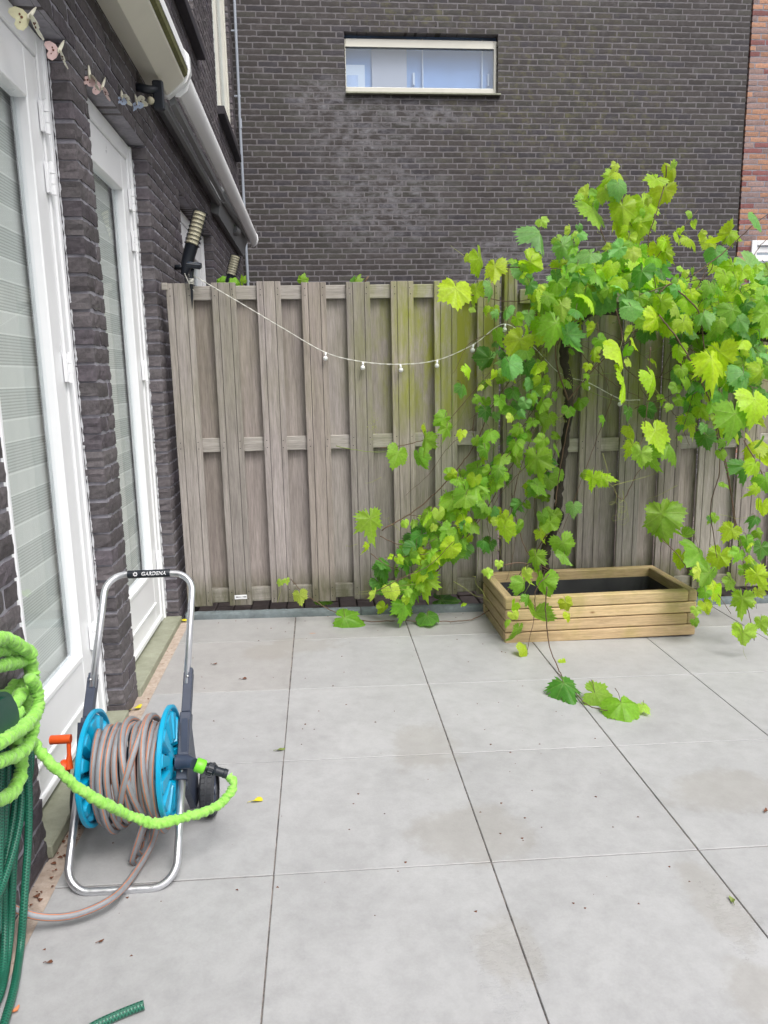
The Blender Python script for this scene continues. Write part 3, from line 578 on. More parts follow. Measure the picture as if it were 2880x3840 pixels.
# outdoor spot on the wall next to the awning end
sp = thing('wall_light', 'small black floodlight on the wall below the awning end cap', 'lamp', (WX, 4.0, 2.6)); p = ox(600, 350, -.69)
mb = MB(); mb.tube([(WX, p[1]-.02, p[2]+.02), (-.74, p[1], p[2]+.015), (-.70, p[1]+.02, p[2]+.02)], .02, 10); mb.build('bracket', ['black_plastic'], sp, True)
mb = MB(); mb.box(-.725, -.675, p[1]+.0, p[1]+.03, p[2]-.07, p[2]+.06, bev=.006); mb.build('head', ['black_plastic'], sp)
mb = MB(); mb.sphere((-.735, p[1]+.0, p[2]-.032), .017); mb.build('lens', ['lens_cream'], sp, True)
# ------------------------------------------------------------------ ground
mb = MB(); Q = []
def gbox(mb, x0, x1, y0, y1, h0, h1, mi=0, col=None, bev=.0015):
    # box that follows the fall of the patio
    b = bev; V = []
    for (dx, dy, hh) in ((0, 0, h0), (0, 0, h1-b), (b, b, h1)):
        for (x, y) in ((x0+dx, y0+dy), (x1-dx, y0+dy), (x1-dx, y1-dy), (x0+dx, y1-dy)): V.append((x, y, g(x, y)+hh))
    F = [(4*k+i, 4*k+(i+1) % 4, 4*k+4+(i+1) % 4, 4*k+4+i) for k in range(2) for i in range(4)]+[(8, 9, 10, 11), (3, 2, 1, 0)]
    mb.add(V, F, mi, col=col)
r = random.Random(5); TX0 = -.164; TY0 = 3.622; edge = -.738
for i in range(-1, 8):
    for j in range(-10, 1):
        x0 = TX0+i*.6+.0022; x1 = x0+.5956; y0 = TY0+(j-1)*.6+.002 if j > -10 else -2.4; y1 = TY0+j*.6-.002
        if j == 1: continue
        if i == -1: x0 = edge
        t = r.uniform(.97, 1.03); c = (.358*t, .36*t, .366*t); dz = r.uniform(-.0006, .0006)
        if i == -1 and j >= 0: c = (.335, .328, .325)
        gbox(mb, x0+r.uniform(-.0008, .0008), x1+r.uniform(-.0008, .0008), y0, y1, -.04, dz, 0, c)
    x0 = TX0+i*.6+.003 if i > -1 else edge; gbox(mb, x0, TX0+i*.6+.597, TY0+.0015, 3.982, -.04, 0, 0, (.32, .317, .315))
struct(mb.build('patio', ['patio_tile']))
mb = MB(); n = 12
mb.add([(x, y, g(x, y)-.0035) for x, y in ((edge+.001, -3), (6, -3), (6, 3.984), (edge+.001, 3.984))], [(0, 1, 2, 3)]); struct(mb.build('joint_bed', ['joint_sand']))
mb = MB(); mb.add([(-30, -30, -.35), (30, -30, -.35), (30, 40, -.35), (-30, 40, -.35)], [(0, 1, 2, 3)]); struct(mb.build('ground', ['soil']))
mb = MB(); mb.add([(x, y, g(x, y)-.004) for x, y in ((WX-.05, -2.4), (edge+.001, -2.4), (edge+.001, 3.984), (WX-.05, 3.984))], [(0, 1, 2, 3)]); struct(mb.build('gravel_strip', ['sand_strip']))
mb = MB(); r = random.Random(9)    # brick path behind the fence
for k in range(40):
    for j in range(14):
        x = -.75+k*.105; y = 4.06+j*.21+(k % 2)*.1; mb.box(x, x+.098, y, y+.2, -.09, -.035+r.uniform(-.003, .003), bev=.004)
mb.add([(-.79, 4.04, -.06), (7, 4.04, -.06), (7, 9, -.06), (-.79, 9, -.06)], [(0, 1, 2, 3)], 1)
struct(mb.build('path', ['path_brick', 'soil']))
r = random.Random(3); x = -.76; k = 0
for (a, b) in ((-.765, .198), (.202, 1.20), (1.204, 2.20), (2.204, 3.2)):
    mb = MB(); n = 40; top = g((a+b)/2, 4)+.048; V = []
    prof = [(3.986, -.06), (3.985, .03), (3.990, .043), (4.0, .048), (4.035, .048), (4.04, .04), (4.04, -.06)]
    for i in range(n+1):
        x = a+(b-a)*i/n
        for (y, z) in prof: V.append((x, y+r.uniform(-.0012, .0012), g(x, 4)+z-.016+r.uniform(-.0012, .0012)))
    m = len(prof); F = [(i*m+j, i*m+j+1, (i+1)*m+j+1, (i+1)*m+j) for i in range(n) for j in range(m-1)]+[tuple(range(m)), tuple(n*m+j for j in range(m))[::-1]]
    mb.add(V, F); tag(mb.build('kerb', ['kerb'], None, True, auto=40), ['grey concrete kerb block at the foot of the fence next to the house', 'grey concrete kerb block beneath the hanging vine left of the planter', 'grey concrete kerb block behind the wooden planter', 'grey concrete kerb block under the fence right of the planter'][k], 'kerb', 'kerb blocks along the fence'); k += 1
# ------------------------------------------------------------------ fence: gate and fixed panels
FY = 4.045
def board(mb, x0, x1, y0, y1, z0, z1, groove=True, lean=0, mi=0):
    c = random.uniform(.80, 1.16); ct = (c*random.uniform(.98, 1.04), c, c*random.uniform(.96, 1.03))
    if groove:
        a = x0+(x1-x0)*.27; b = x0+(x1-x0)*.76
        for (p, q) in ((x0, a-.001), (a+.001, b-.001), (b+.001, x1)):
            cc = np.array(ct)*random.uniform(.96, 1.04); mb.box(p, q, y0, y1, z0, z1, mi, col=cc, bev=.002)
        mb.box(x0+.004, x1-.004, y0+.004, y1-.001, z0+.002, z1-.002, 1, col=ct)
    else: mb.box(x0, x1, y0, y1, z0, z1, mi, col=ct, bev=.002)
def fence_section(name, label, cat, x0, x1, fronts, ztop, zbot, railz, grp=None, sheared=0):
    t = thing(name, label, cat, ((x0+x1)/2, FY, zbot), grp)
    mb = MB()
    for (a, b) in fronts: board(mb, a, b, FY-.018, FY, zbot+random.uniform(-.006, .006), ztop+random.uniform(-.004, .004))
    for (a, b) in fronts:
        for (za, zb) in railz:
            for xx in (a+.018, b-.018):
                for zz in (za+.02, zb-.018): mb.lathe([(.0026, 0), (.0022, .0012)], (xx+random.uniform(-.003, .003), FY-.0182, zz+random.uniform(-.004, .004)), (0, -1, 0), 7, 1)
    mb.build('front_boards', ['fence_wood', 'gap_dark'], t)
    mb = MB(); ed = sorted(fronts); gaps = [(ed[i][1], ed[i+1][0]) for i in range(len(ed)-1)]+([(ed[-1][1], x1)] if x1-ed[-1][1] > .03 else [])
    if x0 > 0: gaps = [(x0+.012, ed[0][0])]+gaps
    for (a, b) in gaps: board(mb, max(x0, a-.012), min(x1, b+.012), FY+.032, FY+.05, zbot-.0, ztop-.03, False)
    mb.build('back_boards', ['fence_wood', 'gap_dark'], t)
    for (za, zb) in railz:
        mb = MB(); mb.box(x0+.01, x1-.002, FY+.001, FY+.031, za, zb, col=(1, 1, 1), bev=.003); mb.build('rail', ['rail_wood'], t)
    return t
fr = [(-.755, -.622), (-.527, -.403), (-.296, -.173), (-.066, .062), (.167, .292), (.402, .522), (.632, .755), (.865, .985)]
gt = fence_section('fence_gate', 'weathered grey board gate panel between the house and the vine', 'fence', -.77, 1.0, fr, 1.80, .075, [(1.715, 1.785), (.925, 1.0), (.085, .165)])
mb = MB()
for (dx, dz) in ((0, 0), (.04, .015)): pass
mb.box(-.775, -.745, FY-.026, FY-.018, 1.765, 1.80, bev=.002); mb.build('bracket', ['rail_wood'], gt)
fr2 = []; x = 1.212
while x < 3.3: fr2.append((x, x+.124)); x += .2335
fs = fence_section('board_fence', 'weathered board fence panel behind the planter and the vine', 'fence', 1.09, 3.4, fr2, 1.765, .05, [(1.68, 1.755), (.87, .945), (.04, .12)])
ps = thing('fence_post', 'tall weathered fence post between the gate and the fixed panel', 'post', (1.045, FY, 0)); mb = MB(); board(mb, 1.01, 1.08, FY-.02, FY+.05, -.02, 1.86); mb.build('post', ['fence_wood', 'gap_dark'], ps)
# sticker on the gate
st = thing('sticker', 'small white label with dark print low on a gate board', 'sticker', tuple(oy(903, 2239, FY-.02))); p = oy(903, 2239, FY-.02)
mb = MB(); mb.box(p[0]-.034, p[0]+.034, FY-.0205, FY-.0185, p[2]-.012, p[2]+.012, bev=.0008); mb.build('plate', ['print_white'], st)
mb = MB(); rr = random.Random(2)
for k in range(9):
    xx = p[0]-.026+k*.0065; h = rr.uniform(.001, .004) if 1 < k < 7 else .006; mb.box(xx, xx+.0042, FY-.0217, FY-.0209, p[2]-h*.6+.001, p[2]+h*.6+.001)
mb.build('print', ['print_black'], st)
# ------------------------------------------------------------------ planter
pl = thing('planter_box', 'new pine planter box lined with black foil on the patio', 'planter', (1.39, 3.73, -.03))
PX0, PX1, PY0, PY1, th, lh = .895, 1.888, 3.482, 3.995, .045, .0605
for k in range(4):
    zb = -.028+k*lh+.001; A = k % 2 == 1     # top layer (k=3): front board runs over the left corner
    gap = .0045
    for side in ('front', 'back', 'left', 'right'):
        mb = MB(); c = random.uniform(.9, 1.1); col = (c, c*random.uniform(.97, 1.02), c*.97)
        if side == 'front':
            a, b = (PX0, PX1-th-.001) if A else (PX0+th+.001, PX1)
            if k == 0: a, b = PX0, PX1
            mb.box(a, b, PY0, PY0+th, zb, zb+lh-gap, col=col, bev=.0045); nm = 'planter_wood'
        elif side == 'back': mb.box(PX0+(0 if not A else th), PX1-(0 if A else th), PY1-th, PY1, zb, zb+lh-gap, col=col, bev=.0045); nm = 'planter_wood'
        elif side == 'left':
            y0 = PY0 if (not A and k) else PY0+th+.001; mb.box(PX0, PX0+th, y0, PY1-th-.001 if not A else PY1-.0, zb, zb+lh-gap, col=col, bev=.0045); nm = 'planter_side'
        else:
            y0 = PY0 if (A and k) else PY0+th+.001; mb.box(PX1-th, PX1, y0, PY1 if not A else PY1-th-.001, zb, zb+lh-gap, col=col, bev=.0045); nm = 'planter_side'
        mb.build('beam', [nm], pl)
mb = MB(); i0, i1, j0, j1 = PX0+th+.002, PX1-th-.002, PY0+th+.002, PY1-th-.002; zt = -.028+3*lh-.004
n = 30; V = []; rr = random.Random(4); ring = [(i0+(i1-i0)*k/n, j0) for k in range(n)]+[(i1, j0+(j1-j0)*k/12) for k in range(12)]+[(i1-(i1-i0)*k/n, j1) for k in range(n)]+[(i0, j1-(j1-j0)*k/12) for k in range(12)]
cx, cy = (i0+i1)/2, (j0+j1)/2; m = len(ring)
for q, (zz, ins) in enumerate(((zt+.01, .0), (zt-.03, .01), (zt-.1, .02), (.012, .03))):
    for (x, y) in ring:
        w = ins*(1+rr.uniform(-.6, .6)); V.append((x+(cx-x)/abs(i1-i0)*2*w, y+(cy-y)/abs(j1-j0)*2*w, zz+rr.uniform(-.004, .004)*(q > 0)))
F = [(q*m+k, q*m+(k+1) % m, (q+1)*m+(k+1) % m, (q+1)*m+k) for q in range(3) for k in range(m)]; F.append(tuple(3*m+k for k in range(m)))
mb.add(V, F); mb.build('liner', ['liner'], pl, True)
# ------------------------------------------------------------------ grape vine
TONES = {0: (.090, .26, .035), 1: (.235, .44, .036), 2: (.43, .61, .028), 3: (.46, .62, .09), 4: (.22, .46, .13)}  # greens by age; yellow-green also paints backlit leaves, bluish the sky's sheen
def leaf_shape():
    A = 52; out = []
    for k in range(A):
        t = -pi+2*pi*(k+.5)/A; a = abs(math.degrees(t))
        keys = [(0, 1.14), (9, .98), (22, .85), (33, .74), (52, .90), (70, .80), (84, .74), (106, .82), (132, .76), (150, .68), (166, .48), (180, .07)]
        for i in range(len(keys)-1):
            if keys[i][0] <= a <= keys[i+1][0]:
                f = (a-keys[i][0])/(keys[i+1][0]-keys[i][0]); f = f*f*(3-2*f); rr = keys[i][1]*(1-f)+keys[i+1][1]*f; break
        out.append((t, rr*(1+(.075 if k % 2 else -.06)*(a < 165)), k))
    return out
LS = leaf_shape(); vine_l = MB(); LR = random.Random(11)
def leaf(mb, P, size, tip, nrm, tone, droop=None, fold=None, fine=True):
    """P = petiole junction; size = leaf length scale in m"""
    tip = np.array(tip, float); tip /= np.linalg.norm(tip); nrm = np.array(nrm, float); nrm -= tip*nrm.dot(tip); nrm /= np.linalg.norm(nrm)+1e-9; side = np.cross(tip, nrm)
    droop = LR.uniform(.1, .8) if droop is None else droop; fold = LR.uniform(-.15, .75) if fold is None else fold
    asym = LR.uniform(.85, 1.15); c = np.array(TONES[tone])*LR.uniform(.8, 1.22); c[0] *= LR.uniform(.82, 1.1); sc = size/1.45
    ph = LR.uniform(0, 6.28); pw = LR.uniform(.55, 1.9); curl = LR.uniform(-.5, .9); wob = LR.uniform(.02, .11); notch = LR.uniform(.85, 1.05)
    V = [(0, 0, 0)]; UV = [(0, 0)]
    for rho in (.38, .72, 1.0):
        for (t, r0, k) in LS:
            r0 = (r0 if abs(t) > 2.75 else r0**pw)*(1+.05*math.sin(t*2+ph))
            if rho < 1: r0 = r0*.93+.04
            x = math.sin(t)*r0*rho*(asym if t > 0 else 1)*notch; y = math.cos(t)*r0*rho; rr = math.hypot(x, y)
            z = -droop*rr*rr*.55-curl*max(0, y-.25)**2*.7+fold*abs(x)*(-.8)+wob*math.sin(5*t+ph)*rr*1.2+.012*math.cos(t*7.2)*rho
            V.append((x, y, z)); UV.append((x, y))
    A = len(LS); F = [(0, 1+k, 1+(k+1) % A) for k in range(A)]
    for q in range(2): F += [(1+q*A+k, 1+(q+1)*A+k, 1+(q+1)*A+(k+1) % A, 1+q*A+(k+1) % A) for k in range(A)]
    V = np.array(V)*sc; W = np.array(P)+V[:, :1]*side+V[:, 1:2]*tip+V[:, 2:3]*nrm
    mb.add(W, F, 0, UV, c)
def place_leaf(u, v, px, tone, rot=None, Y=3.75, ground=None, stem=True):
    """leaf whose middle is seen near photo point (u, v), standing at depth Y"""
    P = oy(u, v, Y) if ground is None else gr(u, v, ground); D = (P-CAM).dot(_f); size = px*D/FPX*1.06
    rot = LR.gauss(0, 28) if rot is None else rot; a = math.radians(rot)
    if ground is None:
        tip = -CU*math.cos(a)+CR*math.sin(a)+_f*LR.gauss(-.12, .3)
        yaw = LR.gauss(0, .62); nr = -_f*.75+np.array([0, 0, .42])+CR*yaw+CU*LR.gauss(.1, .25)
        if tone in (2, 3) and LR.random() < .35: nr += CR*LR.choice((-1, 1))*.7
    else:
        P = P+np.array([0, 0, size*.12]); tip = np.array([math.sin(a), -math.cos(a)*.8, -.35*abs(math.cos(a))-.05]); nr = np.array([LR.gauss(0, .15), LR.gauss(-.75, .12), .8])
    tip = tip/np.linalg.norm(tip); base = P-tip*size*.28
    leaf(vine_l, base, size, tip, nr, tone)
    if stem and px > 45:
        q = base+np.array([LR.uniform(-.03, .03), LR.uniform(.02, .06), LR.uniform(.02, .05)])*(size/.12); mid = (q+base)/2+np.array([0, 0, .012])
        vine_l.tube([base, mid, q], [.0011, .0012, .0015], 5, 1 if tone in (0, 1, 4) else 2, cap=False)
def batch(ox_, oy_, sc, items, Y=3.75, ground=None):
    for it in items:
        x, y, s, tone = it[:4]; rot = it[4] if len(it) > 4 else None; yy = it[5] if len(it) > 5 else Y+LR.uniform(-.12, .12)
        place_leaf(ox_+x/sc, oy_+y/sc, s/sc, tone, rot, yy, ground)
batch(1560, 560, 1.2568, [(190, 690, 150, 2, 0, 3.55), (275, 690, 120, 2, -15), (305, 550, 110, 2, 15), (370, 580, 125, 2, -5), (250, 508, 45, 3), (360, 670, 85, 4), (515, 600, 105, 4, 0), (590, 425, 140, 4, 5), (560, 545, 90, 2, 60), (550, 675, 75, 2),
 (710, 480, 115, 4, 30), (680, 435, 55, 3), (845, 310, 155, 1, 5), (797, 262, 75, 2, -20), (805, 190, 55, 3, 170), (765, 222, 42, 3, -60), (870, 245, 90, 1, 20), (910, 140, 85, 2, -30), (935, 90, 50, 3), (905, 205, 80, 3), (985, 175, 105, 2, 10), (960, 185, 90, 4), (975, 310, 130, 2, 5), (945, 360, 120, 2, -10),
 (1080, 280, 150, 2, 10), (1055, 385, 130, 2, 0), (1120, 155, 110, 2, -40), (1155, 220, 110, 2, -25), (1215, 120, 85, 2, 20), (1212, 78, 42, 3), (1120, 350, 55, 3), (785, 405, 62, 4, 40), (730, 390, 50, 3), (600, 345, 50, 3), (1305, 430, 85, 2, 60), (1385, 460, 90, 2), (1450, 420, 115, 2, -40), (1500, 402, 75, 2, 70), (1335, 405, 42, 3),
 (1415, 505, 85, 4), (1620, 345, 85, 4, 30, 3.4), (1430, 560, 95, 2), (1490, 590, 130, 2, 0), (1600, 570, 140, 4, 40), (1640, 610, 140, 1), (1320, 635, 65, 2), (1160, 575, 105, 4, 40), (1260, 565, 42, 3), (1150, 490, 110, 2), (1060, 520, 110, 2), (1000, 430, 62, 2), (1030, 490, 50, 3), (955, 440, 45, 2), (980, 550, 110, 2), (1080, 545, 90, 2), (1000, 590, 100, 1), (870, 580, 80, 2), (910, 480, 62, 2),
 (800, 710, 125, 1, 0, 3.55), (910, 710, 125, 4, 50), (740, 680, 62, 2), (620, 730, 110, 1, 70), (680, 640, 110, 4), (550, 780, 62, 2), (650, 860, 140, 1, -10, 3.5), (730, 905, 130, 4, 30, 3.5), (590, 880, 100, 2), (470, 925, 115, 2), (530, 870, 72, 2), (385, 890, 80, 1), (375, 770, 50, 2), (440, 1030, 100, 4, 0, 3.6), (970, 975, 140, 2, 0, 3.4), (1145, 775, 115, 1), (1190, 840, 75, 2, -60), (1290, 825, 115, 2, 0), (1365, 790, 85, 2), (1430, 1000, 150, 2, 0, 3.3), (1490, 970, 80, 2), (1220, 750, 80, 4), (1300, 690, 90, 1)])
batch(1560, 1100, 1.2568, [(250, 370, 62, 2), (220, 455, 70, 0), (335, 330, 85, 0, -30), (300, 495, 50, 1, 70), (330, 570, 70, 0), (400, 520, 70, 1), (480, 555, 105, 1, 50), (470, 640, 62, 1), (440, 345, 90, 4), (530, 360, 90, 0), (605, 345, 70, 1), (550, 490, 62, 4), (610, 450, 42, 2), (618, 595, 90, 1), (590, 710, 80, 1), (572, 820, 155, 1, 5, 3.6), (625, 770, 62, 1), (670, 740, 62, 1, 30), (335, 670, 82, 1), (210, 670, 52, 2), (335, 750, 65, 1), (385, 845, 82, 1), (310, 785, 52, 2), (265, 835, 95, 1),
 (140, 660, 92, 1, -10), (120, 600, 70, 1, -50), (50, 650, 62, 2), (40, 715, 100, 1), (455, 715, 70, 0), (590, 925, 85, 1, 45), (560, 915, 60, 1), (480, 1000, 70, 0), (210, 890, 72, 1), (290, 920, 120, 1), (240, 970, 120, 1), (150, 980, 92, 1), (190, 1030, 72, 2), (115, 1050, 62, 2), (60, 1060, 90, 1), (340, 1005, 72, 1), (410, 1090, 92, 2), (640, 1070, 82, 1),
 (985, 450, 150, 2, -5, 3.35), (1130, 430, 130, 2, 30, 3.35), (1160, 500, 50, 2), (885, 600, 50, 1), (1125, 320, 52, 2, 50), (1190, 160, 80, 2), (1030, 660, 75, 2), (1140, 690, 145, 2, 15, 3.4), (1215, 735, 120, 1, 35, 3.4), (1110, 790, 110, 1, 30, 3.4), (1060, 780, 95, 3, 0, 3.35), (1010, 735, 80, 2, -30), (830, 890, 92, 2, 0, 3.4), (900, 865, 82, 2, 90, 3.4), (790, 860, 42, 3), (1400, 350, 165, 2, 0, 3.25), (1390, 475, 80, 4), (1300, 620, 110, 2, 30), (1370, 700, 90, 0), (1500, 620, 175, 1, 0, 3.2), (1605, 540, 150, 2, 0, 3.2), (1550, 410, 130, 4, 0, 3.3), (1555, 845, 110, 0, 0, 3.4), (1640, 780, 82, 2), (1460, 900, 50, 1, 60), (1395, 1065, 50, 1), (1155, 1080, 155, 1, -10, 3.4), (1480, 225, 70, 4), (1520, 260, 100, 0), (1100, 560, 70, 0), (1000, 570, 70, 0), (1240, 390, 80, 4), (1240, 250, 90, 0), (1110, 190, 80, 0)])
batch(960, 1700, 1.595, [(690, 445, 185, 1, 8, 3.7), (665, 565, 62, 2), (770, 668, 80, 0, 50), (890, 420, 45, 3), (940, 425, 52, 3), (1015, 390, 90, 2, -30), (965, 500, 105, 0), (1070, 490, 120, 1, 10), (1100, 375, 75, 3), (1200, 355, 92, 2, 20), (1155, 290, 110, 1), (1225, 280, 120, 1), (1320, 230, 160, 1, 5), (1300, 170, 70, 2), (1225, 175, 72, 1), (1245, 460, 72, 1), (1160, 565, 75, 2, 10), (1165, 620, 120, 1, 10), (900, 660, 150, 0), (960, 600, 120, 0), (1010, 650, 120, 2, -20), (1090, 640, 100, 1), (1028, 730, 100, 3, 15), (1005, 795, 170, 2, 0), (935, 855, 100, 1), (820, 845, 92, 3, 20, 3.6), (710, 860, 75, 3, -10, 3.6), (870, 775, 85, 2, -50), (750, 800, 100, 0, 30), (755, 940, 72, 2), (885, 950, 135, 1, 0, 3.72), (1235, 905, 32, 2), (265, 870, 82, 3, 10, 3.85), (187, 770, 40, 3, 10, 3.9), (140, 778, 42, 3, -20, 3.9),
 (1490, 480, 125, 2, 5, 3.5), (1570, 460, 92, 1, 20), (1455, 410, 62, 3), (1445, 120, 92, 1), (1385, 555, 92, 0), (1640, 90, 100, 1), (1565, 320, 72, 0), (1455, 670, 50, 3, 0, 3.42), (1392, 725, 50, 3, 0, 3.42), (1615, 740, 95, 3, 0, 3.38), (1555, 1085, 130, 1, -20, 3.32), (1625, 1195, 92, 2, 10, 3.3), (1570, 1245, 62, 3, 0, 3.3), (840, 30, 125, 1, -15, 3.8), (985, 40, 110, 1, 20, 3.85)])
batch(1700, 1900, 1.4059, [(1095, 85, 170, 1, 5, 3.4), (1230, 165, 92, 1, 55), (1195, 290, 92, 2), (1320, 290, 195, 1, 10, 3.4), (1395, 290, 120, 2), (1300, 355, 85, 3, 25, 3.3), (1410, 480, 98, 2, 0, 3.35), (1520, 520, 130, 1, -5, 3.3), (1550, 330, 72, 1, 90), (1620, 390, 130, 2, 30, 3.2), (1475, 410, 85, 1, 30), (1530, 690, 105, 3, 5, 3.15), (1625, 630, 85, 3, 0, 3.15), (1620, 240, 92, 0), (1570, 185, 62, 0), (1365, 65, 50, 0), (1480, 245, 50, 3, 90), (590, 225, 130, 1, 25, 3.42), (600, 275, 90, 1, 30, 3.42), (430, 290, 115, 1, -10, 3.4), (475, 420, 110, 1, 0, 3.38), (445, 600, 160, 1, 20, 3.36), (600, 525, 72, 2, 20, 3.36), (612, 585, 50, 2, 10, 3.36), (580, 825, 42, 2, 20, 3.2), (185, 355, 55, 3, 30, 3.42), (500, 60, 80, 1)])
# leaves resting on the paving
for (u, v, px, tone, rot) in ((1324, 2335, 108, 1, 70), (1220, 2258, 56, 1, 60), (1609, 2333, 72, 0, 10), (1680, 2262, 85, 0, 80), (2130, 2604, 125, 0, 10), (2262, 2618, 105, 1, 70), (2337, 2675, 105, 1, -5), (2422, 2661, 48, 3, 20), (1510, 2300, 70, 1, 0)):
    place_leaf(u, v, px, tone, rot, ground=.025)
# dense crown filling along the fence top
def inpoly(x, y, P):
    c = False; j = len(P)-1
    for i in range(len(P)):
        if (P[i][1] > y) != (P[j][1] > y) and x < (P[j][0]-P[i][0])*(y-P[i][1])/(P[j][1]-P[i][1])+P[i][0]: c = not c
        j = i
    return c
def fill(poly, n, s0, s1, tones, y0, y1):
    k = 0; xs = [p[0] for p in poly]; ys = [p[1] for p in poly]
    while k < n:
        x, y = LR.uniform(min(xs), max(xs)), LR.uniform(min(ys), max(ys))
        if inpoly(x, y, poly): place_leaf(x, y, LR.uniform(s0, s1), LR.choice(tones), LR.gauss(0, 45), LR.uniform(y0, y1), stem=LR.random() < .5); k += 1
fill([(2020, 1130), (2110, 990), (2250, 930), (2480, 960), (2520, 1040), (2640, 1060), (2900, 1040), (2900, 1290), (2700, 1310), (2500, 1240), (2300, 1190), (2120, 1200), (2020, 1180)], 250, 38, 82, [0, 1, 1, 1, 2, 2, 2, 2, 4, 4, 3], 3.45, 3.98)
fill([(2600, 1180), (2900, 1100), (2900, 1420), (2760, 1450), (2620, 1360)], 70, 45, 90, [0, 1, 1, 2, 2, 4], 3.3, 3.95)
fill([(1850, 1250), (2100, 1230), (2120, 1700), (2060, 2050), (1750, 2050), (1640, 1900), (1760, 1600)], 42, 28, 62, [0, 0, 1, 1, 1, 4, 2], 3.72, 3.99)
fill([(2010, 1250), (2230, 1200), (2200, 1600), (2150, 2100), (2020, 2120), (2030, 1700)], 12, 30, 60, [0, 1, 1, 4, 2], 3.7, 3.88)
fill([(1480, 1950), (1700, 1850), (1760, 2050), (1700, 2250), (1500, 2280), (1400, 2200)], 16, 40, 80, [0, 0, 1, 1, 2], 3.7, 3.95)
fill([(2500, 1400), (2880, 1380), (2880, 1700), (2600, 1600)], 30, 35, 85, [0, 0, 1, 2, 2], 3.5, 3.95)
vine = thing('grape_vine', 'leafy grape vine climbing over the fence from behind the planter', 'vine', (1.2, 3.9, 0))
tr = [(2052, 2185, 3.92), (2045, 2080, 3.92), (2085, 1960, 3.93), (2100, 1800, 3.93), (2128, 1600, 3.93), (2132, 1450, 3.92), (2115, 1330, 3.9), (2150, 1220, 3.85), (2250, 1165, 3.8), (2400, 1190, 3.8), (2560, 1235, 3.8), (2720, 1250, 3.8), (2900, 1270, 3.8)]
pts = smooth_path([np.array([1.155, 3.9, .0])]+[oy(*p) for p in tr], .02); n = len(pts); pts += rng.normal(0, .003, pts.shape)
rad = [.021-.004*i/n+rng.uniform(-.003, .005) for i in range(n)]; mb = MB()
mb.tube(pts, rad, 10, rf=lambda L, t, i: 1+.22*math.sin(3*t+L*9)+.12*math.sin(7*t+L*31))
for (u, v) in ((2100, 1935), (2050, 2075), (2055, 2150), (2128, 1470), (2180, 1185)): p = oy(u, v, 3.92); mb.sphere(p, .026, 9, 7, sc=(1, .8, 1.3))
mb.build('trunk', ['trunk'], vine, True)
